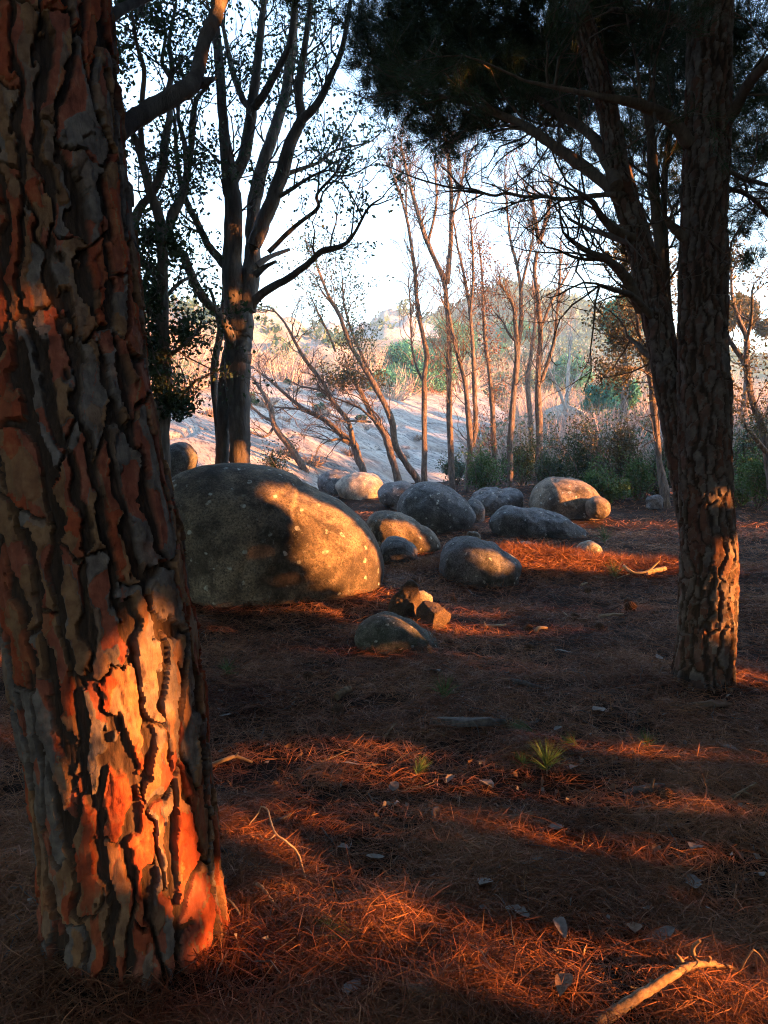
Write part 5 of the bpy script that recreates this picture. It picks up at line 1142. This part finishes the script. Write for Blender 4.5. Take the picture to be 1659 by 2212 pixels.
# small twigs no one could count
mb = MB()
for k in range(420):
    d = 1.9 * (10 ** rng.random()); x = rng.uniform(-0.55, 0.55) * d; a = rng.uniform(0, 6.28); L = rng.uniform(0.08, 0.3)
    P = np.array([[x + math.cos(a) * L * s, d + math.sin(a) * L * s, 0] for s in np.linspace(-0.5, 0.5, 5)]); P[:, :2] += rng.normal(size=(5, 2)) * L * 0.05
    P[:, 2] = surf(P[:, 0], P[:, 1]) + 0.012 + rng.random() * 0.015 + np.linspace(0, 1, 5) * rng.random() * 0.04
    tube(mb, P, np.linspace(1, 0.5, 5) * rng.uniform(0.0015, 0.004), 4, cap=False)
o = build(mb, 'small_twigs', M['stick_grey']); tag(o, 'thin broken twigs scattered among the needles', 'twigs', kind='stuff')

# dead leaves
def leaf_mesh(L, W, seed, lobes=False):
    r = np.random.default_rng(seed); n = 9; t = np.linspace(0, 1, n)
    w = np.sin(np.pi * t ** 0.85) ** 0.8 * W * 0.5
    if lobes: w = w * (1 + 0.22 * np.sin(t * 22))
    V = []
    for i in range(n):
        z = 0.10 * L * math.sin(t[i] * 3.0 + seed) + 0.25 * w[i]
        V += [((t[i] - 0.5) * L, -w[i] - 0.0005, z), ((t[i] - 0.5) * L, 0, 0.08 * L * math.sin(t[i] * 3.0 + seed)), ((t[i] - 0.5) * L, w[i] + 0.0005, z * (0.6 + 0.8 * r.random()))]
    V = np.array(V); F = []
    for i in range(n - 1):
        a = i * 3; F += [(a, a + 1, a + 4, a + 3), (a + 1, a + 2, a + 5, a + 4)]
    m = len(V); V2 = V - [0, 0, 0.0012]
    F = np.array(F); return np.vstack([V, V2]), np.vstack([F, F[:, ::-1] + m])
def flat_leaf(name, f, x, y, L, W, mat, label, seed, lift=0.03, group='dead leaves on the needle floor', lobes=False, cat='leaf', tilt=0.25):
    p = f(x, y) if f else (x, y); g = gnd(*p); r = np.random.default_rng(seed)
    V, F = leaf_mesh(L, W, seed, lobes)
    a = r.uniform(0, 6.28); ca, sa = math.cos(a), math.sin(a)
    V = V @ np.array([[ca, sa, 0], [-sa, ca, 0], [0, 0, 1]]); V[:, 2] += V[:, 1] * r.uniform(-tilt, tilt * 0.2) + V[:, 0] * r.uniform(-tilt, tilt) * 0.5
    base = np.array([g[0], g[1], float(surf(g[0], g[1]))]); V = V + base; V[:, 2] += lift + 0.01
    return tag(mk(name, V, None, F, mat, None, base), label, cat, group)
for i, a in enumerate([(CR, 55, 625, 0.085, 0.045, 'leaf_pale', 'oval grey leaf in shade below the broken log'), (CR, 240, 775, 0.085, 0.05, 'leaf_pale', 'bluish ragged leaf standing in shade left of centre'), (CR, 485, 868, 0.10, 0.035, 'leaf_pale', 'long pointed grey leaf in the dark lower floor'),
                       (CR, 900, 845, 0.09, 0.045, 'leaf_brown', 'reddish brown leaf in the dark lower floor'), (CR, 1040, 875, 0.12, 0.045, 'leaf_pale', 'long bluish leaf above the thick curved branch'), (CR, 1235, 555, 0.10, 0.05, 'leaf_pale', 'broad mauve leaf at the right in shade'),
                       (CR, 45, 772, 0.03, 0.025, 'leaf_pale', 'tiny round white leaf beside the ragged bluish leaf'), (CR, 1245, 400, 0.07, 0.05, 'leaf_pale', 'lobed pale leaf above the broad mauve leaf'), (CR, 500, 1215, 0.10, 0.045, 'leaf_brown', 'brown oval leaf at the bottom edge'),
                       (CR, 1610, 525, 0.06, 0.03, 'leaf_pale', 'small pale leaf at the right edge in shade'), (CR, 320, 490, 0.08, 0.018, 'leaf_pale', 'curled narrow pale leaf in the shade'), (CB, 935, 1235, 0.075, 0.04, 'leaf_pale', 'dim grey leaf below the green needle sprig'),
                       (CB, 1065, 455, 0.07, 0.04, 'leaf_pale', 'olive leaf in the shade above the long grey branch'), (CB, 1330, 870, 0.12, 0.035, 'leaf_brown', 'mauve lobed leaf in the near sunlit needles'), (CB, 885, 405, 0.045, 0.03, 'leaf_pale', 'small grey leaf right of the pale curly twig'),
                       (CB, 1175, 62, 0.055, 0.035, 'leaf_pale', 'pale leaf at the edge of the middle sunlit streak'), (CN, 860, 502, 0.10, 0.03, 'leaf_pale', 'bluish white pointed leaf in the long sunlit streak'), (CN, 178, 108, 0.04, 0.03, 'leaf_pale', 'small white leaf in shade near the near trunk'),
                       (CN, 200, 232, 0.07, 0.03, 'leaf_pale', 'grey leaf in shade right of the near trunk'), (CN, 1075, 612, 0.06, 0.04, 'leaf_pale', 'whitish leaf below the long sunlit streak'), (CN, 1555, 605, 0.10, 0.05, 'leaf_pale', 'crumpled pale leaf right of the long sunlit streak'),
                       (CN, 1365, 568, 0.07, 0.03, 'leaf_pale', 'grey leaf at the right end of the long sunlit streak'), (CM, 440, 762, 0.14, 0.05, 'leaf_pale', 'flat white bark flake below the mossy boulder'), (CE, 680, 365, 0.12, 0.06, 'leaf_pale', 'bright white crumpled leaf in the mid distance'),
                       (CE, 1030, 55, 0.11, 0.04, 'leaf_pale', 'small white leaf left of the forked pine'), (CE, 480, 18, 0.12, 0.05, 'leaf_pale', 'bluish leaf in the mid distance'), (CE, 450, 492, 0.05, 0.035, 'leaf_pale', 'tiny white leaf above the right sunlit streak'),
                       (CE, 535, 748, 0.05, 0.035, 'leaf_pale', 'small pale leaf right of the green needle sprig'), (CE, 1440, 595, 0.10, 0.05, 'leaf_pale', 'dim bluish leaf at the right end of the sunlit streak'), (CE, 40, 820, 0.10, 0.05, 'leaf_pale', 'crumpled cream leaf left of the broken log'),
                       (CE, 440, 1055, 0.06, 0.04, 'leaf_pale', 'small bluish leaf below the broken log'), (C7, -280, 545, 0.10, 0.05, 'leaf_pale', 'bluish leaf in the shade left of the near trunk'), (C7, 1340, 620, 0.04, 0.03, 'leaf_brown', 'small brown leaf in the dark right floor')]):
    flat_leaf('dead_leaf', a[0], a[1], a[2], a[3], a[4], M[a[5]], a[6], 300 + i, lobes=(i % 4 == 1))
# leaf scraps no one could count
mb = MB(); n = 900
d = 2.0 * (7.0 ** rng.random(n)); x = rng.uniform(-0.55, 0.55, n) * d
C = np.stack([x, d, surf(x, d) + 0.028], -1); leaves(mb, C, rng.uniform(0.02, 0.05, n), rng.uniform(0.012, 0.028, n), rng, updir=None)
mp_ = MB(); n = 260; d = 2.0 * (5.0 ** rng.random(n)); x = rng.uniform(-0.55, 0.55, n) * d
leaves(mp_, np.stack([x, d, surf(x, d) + 0.035], -1), rng.uniform(0.015, 0.04, n), rng.uniform(0.01, 0.022, n), rng)
o = build(mp_, 'pale_leaf_scraps', M['leaf_pale']); tag(o, 'tiny pale leaf scraps flecking the needle floor', 'leaf scraps', kind='stuff')
o = build(mb, 'leaf_scraps', M['leaf_brown']); tag(o, 'small scraps of dead leaves among the needles', 'leaf scraps', kind='stuff')
# bark slabs
def slab_piece(f, x, y, L, W, T, rot, mat, label, seed):
    p = f(x, y); g = gnd(*p); r = np.random.default_rng(seed)
    n = 14; a = np.linspace(0, 2 * math.pi, n, endpoint=False); rr = 1 + 0.22 * r.normal(size=n).clip(-1, 1)
    top = np.stack([np.cos(a) * L / 2 * rr, np.sin(a) * W / 2 * rr, T + 0.006 * r.normal(size=n)], -1); bot = top * [1.04, 1.06, 0]
    V = np.vstack([top * [0.9, 0.88, 1] + [0, 0, 0.003], top, bot, [[0, 0, T * 1.25]]]); F3 = []; F4 = []
    for i in range(n):
        j = (i + 1) % n; F4 += [(n + i, n + j, j, i), (2 * n + i, 2 * n + j, n + j, n + i)]; F3.append((i, j, 3 * n))
    ca, sa = math.cos(rot), math.sin(rot); V = V @ np.array([[ca, sa, 0], [-sa, ca, 0], [0, 0, 1]])
    V[:, 2] += -0.2 * V[:, 1]
    base = np.array([g[0], g[1], float(surf(g[0], g[1]))]); V = V + base + [0, 0, 0.02]
    return tag(mk('bark_slab', V, F3, F4, mat, None, base, smooth=False), label, 'bark', 'bark slabs on the floor')
slab_piece(CB, 1375, 1215, 0.15, 0.11, 0.022, 0.3, M['leaf_brown'], 'fallen slab of pine bark at the bottom edge', 1)
slab_piece(CN, 1470, 265, 0.34, 0.10, 0.03, -0.1, M['stick_grey'], 'dark flat bark slab in the middle of the floor', 2)
slab_piece(CE, 1330, 300, 0.22, 0.08, 0.02, 0.1, M['leaf_brown'], 'flat bark flake in front of the forked pine', 4)
# pine cones: a core with spiralling scales
def cone_mesh(L, W, seed):
    mb = MB(); r = np.random.default_rng(seed); n = 80
    core = smooth_path(np.array([[-L * 0.45, 0, 0], [0, 0, 0], [L * 0.45, 0, 0]]), 5); tube(mb, core, np.interp(core[:, 0], [-L * .45, 0, L * .45], [W * .28, W * .34, W * .1]), 8)
    for i in range(n):
        t = (i + 0.5) / n; a = i * 2.39996; ra = W * 0.5 * (math.sin(math.pi * (0.12 + 0.83 * t)) ** 0.7)
        c = np.array([(t - 0.5) * L * 0.9, math.cos(a) * ra * 0.55, math.sin(a) * ra * 0.55]); o = np.array([0.45, math.cos(a), math.sin(a)]); o /= np.linalg.norm(o)
        s = np.array([0, -math.sin(a), math.cos(a)]); k = W * 0.16; tip = c + o * ra * 0.62; up = np.cross(o, s)
        V = np.array([c - s * k * .5, c + s * k * .5, tip + s * k, tip + o * k * .5, tip - s * k, c - s * k * .5 - up * k * .3, c + s * k * .5 - up * k * .3, tip + s * k - up * k * .6, tip + o * k * .5 - up * k * .6, tip - s * k - up * k * .6])
        mb.add(V, np.array([(0, 1, 2, 4), (5, 9, 7, 6), (2, 7, 8, 3), (3, 8, 9, 4), (1, 6, 7, 2), (0, 4, 9, 5)])); mb.add(V, np.array([(4, 2, 3), (9, 8, 7)]))
    return mb
for i, (f, x, y, L, label) in enumerate([(CE, 1068, 870, 0.085, 'largest pine cone, beside the dark stick at lower right'), (CE, 1268, 805, 0.065, 'pine cone right of the dark stick with the bright twig'), (CN, 630, 28, 0.075, 'pine cone in shade below the largest boulder'), (CN, 785, 200, 0.08, 'pine cone just under the short cut log'),
                                         (CM, 538, 545, 0.10, 'pine cone touching the right end of the mossy boulder'), (CM, 880, 518, 0.12, 'pine cone left of the short bent pale stick'), (CM, 1362, 425, 0.16, 'pine cone at the right end of the pale knobbly stick'), (CM, 1350, 385, 0.12, 'pine cone above the pale knobbly stick'),
                                         (CM, 1100, 465, 0.12, 'pine cone in the shade right of centre'), (CM, 1215, 508, 0.12, 'pine cone below the pale knobbly stick'), (CM, 1160, 335, 0.12, 'pine cone below the sunlit needle bank'), (CM, 885, 620, 0.11, 'dark pine cone in the middle distance'), (CM, 340, 305, 0.12, 'pine cone right of the largest boulder'), (CM, 530, 375, 0.10, 'pine cone right of the angular stones')]):
    L = L * (0.62 if f is CM else 0.9); g = gnd(*f(x, y)); V, a, b = cone_mesh(L, L * 0.72, i).get(); r = np.random.default_rng(i + 40); an = r.uniform(0, 6.28)
    V = V @ np.array([[math.cos(an), math.sin(an), 0.0], [-math.sin(an), math.cos(an), 0], [0, 0, 1]])
    base = np.array([g[0], g[1], float(surf(g[0], g[1]))])
    tag(mk('pine_cone', V + base + [0, 0, L * 0.36], a, b, M['cone'], None, base, smooth=False), label, 'pine cone', 'pine cones on the floor')
# green needle sprigs
def sprig(f, x, y, label, L, n, seed, d0, mat=M['greenneedle'], spread=0.45):
    g = gnd(*f(x, y)); r = np.random.default_rng(seed); base = np.array([g[0], g[1], float(surf(g[0], g[1]))])
    o = thing('needle_sprig', base, label, 'sprig', 'fresh needle sprigs on the floor')
    d0 = norm(np.array(d0)); P = base + [0, 0, 0.02]
    mb = MB(); tube(mb, np.array([P - d0 * 0.04, P, P + d0 * L * 0.35]), [0.004, 0.004, 0.002], 6); build(mb, 'stem', M['stick'], o, base)
    mb = MB(); C = P + d0 * (r.random((n, 1)) * L * 0.35); Dv = d0 + r.normal(size=(n, 3)) * spread; Dv[:, 2] = np.abs(Dv[:, 2]) * 0.8 + 0.03
    needles(mb, C, Dv, L * r.uniform(0.7, 1.1, n), 0.0028, r); needles(mb, C, Dv + r.normal(size=(n, 3)) * 0.1, L, 0.0028, r)
    build(mb, 'needles', mat, o, base)
sprig(CB, 1055, 955, 'green needle sprig lying in the near sunlit needles', 0.15, 70, 1, (-0.95, 0.25, 0.22), spread=0.22)
sprig(CE, 385, 735, 'upright green needle sprig in the middle of the floor', 0.13, 70, 2, (0.0, 0.1, 1.0), spread=0.5)
sprig(CE, 245, 700, 'small pale green sprig left of the upright green sprig', 0.07, 34, 3, (0.0, 0.1, 1.0), spread=0.5)
sprig(CE, 350, 500, 'dark green needle sprig above the right sunlit streak', 0.15, 50, 4, (-0.9, 0.3, 0.2), spread=0.2)
sprig(CE, 565, 578, 'yellow green sprig at the right sunlit streak', 0.08, 36, 5, (-0.7, 0.3, 0.4), spread=0.4)
sprig(CE, 960, 590, 'yellow sprig at the far end of the right sunlit streak', 0.08, 40, 6, (0.0, 0.3, 0.8), spread=0.6)
sprig(CN, 1190, 530, 'yellow green sprig in the long sunlit streak', 0.08, 36, 7, (0.3, 0.3, 0.4), spread=0.4)
sprig(CM, 1285, 285, 'yellow green tuft left of the sunlit forked branch', 0.2, 46, 8, (0.0, 0.2, 1.0), spread=0.6)
sprig(CM, 1240, 115, 'green tuft right of the lone small round boulder', 0.28, 60, 9, (0.0, 0.2, 1.0), spread=0.7)
sprig(CN, 215, 30, 'small green tuft beside the near trunk in shade', 0.10, 40, 10, (0.0, 0.2, 1.0), spread=0.6)
sprig(CN, 1330, 140, 'dim green tuft in the middle distance', 0.14, 40, 11, (0.2, 0.2, 0.7), spread=0.6)
o = thing('seedling', gnd(*CN(1062, 725)), 'tiny white leaved sprig on the floor below the long sunlit streak', 'plant'); g = gnd(*CN(1062, 725)); g[2] = float(surf(g[0], g[1]))
mb = MB(); tube(mb, np.array([g, g + [0.01, 0.02, 0.05], g + [0.03, 0.06, 0.1]]), 0.0015, 5); build(mb, 'stem', M['stick_grey'], o, np.array(o.location))
for k in range(6):
    mb = MB(); r = np.random.default_rng(k); leaves(mb, np.array([g + [r.uniform(-.03, .03), r.uniform(-.01, .02), 0.045 + r.uniform(0, .02)]]), 0.032, 0.02, r); build(mb, 'leaf', M['leaf_pale'], o, np.array(o.location))

# ================================================================== UNSEEN TREES ADDED TO SHADE THE CLEARING
# unseen shade oaks on the right, leaves culled along sun paths to lit patches
BEAMS = []
def lit(px, py, r, d=None, z=0.0, rv=None):
    p = at(px, py, d) if d else gnd(px, py, z) + [0, 0, 0.02]
    BEAMS.append((p, r, rv if rv else (r if d else 0.028), 0.0 if d else 0.07))          # half width across the sun's path, half height
def lit_line(a, b, r, n, d=None):
    for s in np.linspace(0, 1, n): lit(a[0] + (b[0] - a[0]) * s, a[1] + (b[1] - a[1]) * s, r, d)
SX = norm(np.cross(SUN, [0, 0, 1])); SY = np.cross(SX, SUN)
for y in np.linspace(1490, 1800, 6): lit(330 + (y - 1430) * 0.13, y, 0.075, 2.03)
lit(450, 1930, 0.03, 2.12); lit(480, 2040, 0.03, 2.14); lit(410, 1850, 0.04, 2.06)
lit(215, 650, 0.02, 2.05); lit(110, 640, 0.02, 2.02); lit(300, 800, 0.02, 2.1)
lit_line((470, 1660), (720, 1670), 0.10, 5); lit_line((780, 1640), (1010, 1690), 0.12, 5); lit_line((1070, 1690), (1310, 1735), 0.07, 4)
lit_line((480, 1755), (600, 1755), 0.035, 3); lit_line((650, 1765), (960, 1790), 0.04, 5); lit_line((1150, 1815), (1300, 1840), 0.03, 3)
lit_line((530, 1985), (820, 2010), 0.11, 6); lit_line((560, 2050), (820, 2065), 0.08, 5); lit_line((800, 2060), (1150, 2090), 0.11, 6); lit_line((1250, 2090), (1600, 2110), 0.10, 6); lit_line((1350, 2170), (1600, 2080), 0.06, 5)
lit_line((430, 1402), (720, 1432), 0.07, 7)
lit_line((1110, 1600), (1260, 1632), 0.05, 4); lit_line((1370, 1632), (1570, 1652), 0.035, 4)
lit_line((0, 1420), (50, 1430), 0.12, 2); lit_line((-20, 1600), (80, 1600), 0.12, 3); lit_line((0, 1920), (110, 1930), 0.06, 3)
lit(200, 1500, 0.03, 2.1)
lit(690, 1085, 0.18, 6.6); lit(745, 1130, 0.24, 6.6); lit(760, 1180, 0.22, 6.5); lit(725, 1185, 0.12, 6.4); lit(812, 1225, 0.2, 6.8); lit(780, 1255, 0.10, 6.6); lit(790, 1200, 0.22, 6.7); lit(815, 1255, 0.17, 6.8); lit(710, 1160, 0.09, 6.4); lit(650, 1060, 0.06, 6.5); lit(745, 1235, 0.10, 6.45); lit(795, 1272, 0.12, 6.7)
lit_line((850, 1310), (990, 1330), 0.10, 4); lit(885, 1310, 0.12, 6.0); lit(945, 1340, 0.10, 5.8); lit_line((760, 1305), (830, 1305), 0.05, 2); lit_line((930, 1360), (990, 1365), 0.08, 2)
for s_ in np.linspace(0, 1, 9): lit(1040 + 260 * s_, 1205 + 30 * s_, 0.17, 8.2, rv=0.10)
for s_ in np.linspace(0, 1, 5): lit(1310 + 150 * s_, 1238 + 6 * s_, 0.10, 8.1, rv=0.05)
lit(1045, 1215, 0.12, 7.6)
for s_ in np.linspace(0, 1, 7): lit(1060 + 240 * s_, 1195 + 30 * s_, 0.14, 8.5, rv=0.12)
lit_line((1000, 1375), (1180, 1360), 0.05, 4); lit_line((1240, 1320), (1330, 1315), 0.05, 3)
lit(860, 1150, 0.16, 9.5); lit(885, 1180, 0.12, 9.5); lit(830, 1135, 0.10, 9.5)
lit(1290, 1185, 0.08, 9.1)
lit(1235, 1065, 0.45, 13.3); lit(1270, 1090, 0.35, 13.1); lit(1320, 1105, 0.25, 13.1)
lit(790, 1045, 0.45, 17.2); lit(1115, 1085, 0.15, 14)
for y in (1200, 1260, 1330, 1400, 1460): lit(1578, y, 0.075, 4.75)
[lit(1556, y, 0.06, 4.63) for y in (1190, 1230, 1280, 1340)]
lit(400, 1420, 0.03, 2.06); lit(420, 1370, 0.02, 2.08); lit(385, 1320, 0.02, 2.06); lit(300, 1440, 0.03, 2.03); lit(330, 1210, 0.012, 2.08)
for x_, y_, h_ in ((660, 500, .03), (625, 395, .06), (560, 345, .08), (505, 312, .09), (475, 240, .10), (425, 168, .11), (385, 240, .08), (455, 360, .07), (405, 325, .05), (345, 360, .03), (400, 630, .035), (470, 690, .03), (530, 750, .02), (600, 765, .02)):
    p_ = CB(x_, y_); g_ = gnd(p_[0], p_[1], h_); BEAMS.append((g_, 0.02, 0.02, 0.0))
lit(1575, 1000, 0.03, 4.75); lit(1530, 1080, 0.02, 4.6)
lit(480, 975, 0.12, 9.4); lit(525, 980, 0.12, 9.4); lit(490, 640, 0.15, 9.4); lit(560, 690, 0.10, 9.2)
lit(352, 840, 0.10, 7.7); lit(358, 760, 0.07, 7.7); lit(415, 185, 0.06, 3.1); lit(480, 5, 0.08, 3.2)
lit(1407, 355, 0.05, 5.6); lit(1310, 330, 0.05, 5.2); lit(1355, 40, 0.06, 5.2); lit(1325, 385, 0.05, 5.1); lit(1440, 320, 0.03, 5.6); lit(1430, 580, 0.03, 5.6)
def clear_of_beams(C, pad=0.05):
    keep = np.ones(len(C), bool)
    stray = _hash(np.floor(C[:, 0] * 1e4), np.floor(C[:, 1] * 1e4), np.floor(C[:, 2] * 1e4), 3)      # a few leaves hang into the floor's sun flecks
    for p, rh, rv, fleck in BEAMS:
        w = C - p
        keep &= ~((((w @ SX) / (rh + pad)) ** 2 + ((w @ SY) / (rv + pad)) ** 2 < 1) & (w @ SUN > 0.3) & (stray >= fleck))
    return keep
def clear_spot(x, y, h):
    for r in np.arange(0, 1.6, 0.1):
        for sy in ((0,) if r == 0 else (r, -r)):
            P = np.stack([np.full(40, x), np.full(40, y + sy), np.linspace(0, h, 40)], -1)
            if clear_of_beams(P, 0.22).all(): return x, y + sy
    return x, y
def shade_oak(x, y, h, rad, label, seed, low=0.2, n=11000, leaf=0.19, skirt=0):
    x, y = clear_spot(x, y, h); base = np.array([x, y, float(gheight(x, y))]); rng = np.random.default_rng(seed)
    o = thing('evergreen_oak', base, label, 'tree', 'unseen shade oaks around the clearing')  # placed out of view to block sun and skylight
    mb = MB(); tube(mb, smooth_path(np.array([base - [0, 0, .2], base + [0.1, 0.1, h * .35], base + [-0.1, 0.2, h * .8]]), 6), np.linspace(0.2, 0.06, 13), 12, 0.12)
    build(mb, 'trunk', M['oak'], o, base)
    mb = MB()
    for k in range(8):
        a = rng.uniform(0, 6.28); z = rng.uniform(0.5, 0.8) * h
        grow(mb, None, base + [0, 0, z], np.array([math.cos(a), math.sin(a), 0.5]), rad * 0.9, 0.06, 1, rng)
    build(mb, 'boughs', M['oak'], o, base)
    mb = MB()
    C = []
    for k in range(22):
        a = rng.uniform(0, 6.28); q = rng.uniform(0, 0.75) * rad; z = low + (h - low) * rng.uniform(0.08, 0.92)
        C.append(ellip(rng, n // 22, base + [math.cos(a) * q, math.sin(a) * q, z], (rad * 0.5, rad * 0.55, h * 0.14), 0.1))
    if skirt: C.append(np.stack([x + rng.normal(size=skirt) * 0.8, y + rng.uniform(-1.9, 1.9, skirt), 0.1 + 5.6 * rng.random(skirt)], -1))      # extra low leaves added to stop sun leaks
    C = np.concatenate(C); C = C[C[:, 2] > 0.05]
    C = C[clear_of_beams(C, 0.045)]
    leaves(mb, C, leaf * rng.uniform(0.8, 1.3, len(C)), leaf * 0.7, rng)
    build(mb, 'crown', M['shadeleaf'], o, base)
for i, (x, y, h, rad, n, lb) in enumerate([(8.2, -9.5, 10.5, 2.4, 9000, 'unseen shade oak farthest behind the camera on the right'), (8.0, -6.6, 11.0, 2.8, 9000, 'unseen shade oak second behind the camera on the right'), (8.4, -3.8, 11.0, 2.8, 10000, 'unseen shade oak just behind the camera on the right'),
                                           (8.0, -1.2, 11.5, 2.8, 10000, 'unseen shade oak level with the camera on the right'), (8.3, 1.4, 11.5, 2.8, 10000, 'unseen shade oak right of the forked pine'), (8.2, 3.9, 11.5, 2.3, 10000, 'unseen shade oak beyond the forked pine'),
                                           (8.8, 6.2, 11.0, 2.2, 9000, 'unseen shade oak last of the dense row on the right'), (9.6, 8.3, 8.0, 1.8, 6000, 'low unseen shade oak at the far end of the row'), (11.2, -5.2, 12.0, 2.6, 9000, 'tall unseen shade oak behind the row on the right'), (11.3, 0.2, 12.0, 2.6, 9000, 'tall unseen shade oak behind the middle of the row'), (11.6, 4.6, 12.0, 2.6, 9000, 'tall unseen shade oak behind the far part of the row')]):
    shade_oak(x, y, h, rad, lb, 500 + i, n=int(n * 1.9), skirt=6500 if i < 8 else 0)
for i, (x, y, h, rad, n, lb) in enumerate([(5.2, -10.5, 11, 3.6, 7000, 'added shade oak behind the camera, right of the middle'), (1.8, -11.0, 11, 3.6, 7000, 'added shade oak straight behind the camera'), (-5.2, -8.6, 11, 3.6, 7000, 'added shade oak behind the camera on the far left'),
                                           (-7.6, -5.0, 11, 3.6, 7000, 'added shade oak on the left, behind the camera'), (-8.6, -1.6, 11, 3.6, 7000, 'added shade oak on the left, level with the camera'), (-9.0, 2.2, 11, 3.4, 7000, 'added shade oak on the left beyond the camera'), (-10.0, 6.0, 10, 3.2, 7000, 'added shade oak on the left, last before the slope'), (-7.0, 8.8, 10, 2.5, 7000, 'added shade oak left of the dark evergreen, outside the view'), (-9.6, 12.2, 10, 2.9, 7000, 'added shade oak at the left foot of the granite slope'), (-11.5, 17.0, 10, 3.0, 7000, 'added shade oak on the left part of the granite slope')]):
    shade_oak(x, y, h, rad, lb, 520 + i, n=n, leaf=0.34)  # ring of oaks added behind and left to keep skylight out
# oaks added out of view to shade far tree feet and the granite slope
for i, (x, y, h, rad, lb) in enumerate([(11.6, 11.6, 3.0, 1.9, 'added young shade oak beyond the end of the dense oak row'), (13.2, 14.4, 3.5, 2.1, 'added young shade oak far right of the clearing, nearest'), (14.8, 17.6, 3.9, 2.3, 'added young shade oak far right of the clearing, second'), (16.6, 20.8, 7.2, 2.8, 'added tall shade oak far right of the clearing, third'), (18.6, 24.4, 7.8, 3.0, 'added tall shade oak far right of the clearing, fourth'), (21.0, 28.5, 8.2, 3.2, 'added tall shade oak far right of the clearing, last')]):
    shade_oak(x, y, h, rad, lb, 540 + i, low=0.1, n=8000 if i < 3 else 13000, leaf=0.19 if i < 3 else 0.26)
# pines added out of view; their crowns block skylight over the near floor
for i, (x, y, lb) in enumerate([(2.6, -2.8, 'added shade pine just behind the camera'), (-3.6, -1.8, 'added shade pine behind the camera on the left'), (-5.6, 3.6, 'added shade pine left of the near trunk, outside the view'), (0.2, -6.5, 'added shade pine well behind the camera'), (5.4, -6.0, 'added shade pine behind the camera on the right'), (5.6, 0.2, 'added shade pine right of the camera'), (-5.0, -5.4, 'added shade pine far behind the camera on the left')]):
    x, y = clear_spot(x, y, 7); base = np.array([x, y, 0.0]); o = thing('pine_tree', base, lb, 'tree', 'added shade pines')
    mb = MB(); tube(mb, smooth_path(np.array([[x, y, -0.2], [x + .15, y, 3], [x, y + .2, 7]]), 6), np.linspace(0.24, 0.12, 13), 14, 0.12); build(mb, 'trunk', M['oak'], o, base)
    canopy(o, base, [((x, y, 7.0), (2.6, 2.6, 0.9)), ((x + 1.6, y + 1.0, 6.6), (1.9, 1.9, 0.7)), ((x - 1.5, y - 0.6, 6.7), (1.8, 1.8, 0.7)), ((x + 0.2, y - 1.9, 6.4), (1.8, 1.6, 0.7))], 600 + i)

# ================================================================== HAZE box added to brighten and pale the background
V = np.array([(x, y, z) for z in (-8.0, 52.0) for y in (-40.0, 300.0) for x in (-130.0, 130.0)])
F = [(0, 2, 3, 1), (4, 5, 7, 6), (0, 1, 5, 4), (2, 6, 7, 3), (0, 4, 6, 2), (1, 3, 7, 5)]
hm = bpy.data.materials.new('haze'); hm.use_nodes = True; nt = hm.node_tree
nt.nodes.remove(nt.nodes['Principled BSDF'])
pv = nt.nodes.new('ShaderNodeVolumePrincipled'); pv.inputs['Color'].default_value = (0.55, 0.82, 1.0, 1); pv.inputs['Density'].default_value = 0.0016; pv.inputs['Anisotropy'].default_value = 0.0
nt.links.new(pv.outputs[0], nt.nodes['Material Output'].inputs['Volume'])
o = mk('haze', V, None, F, hm, smooth=False); tag(o, 'added haze volume that pales the hills', 'haze', kind='stuff')
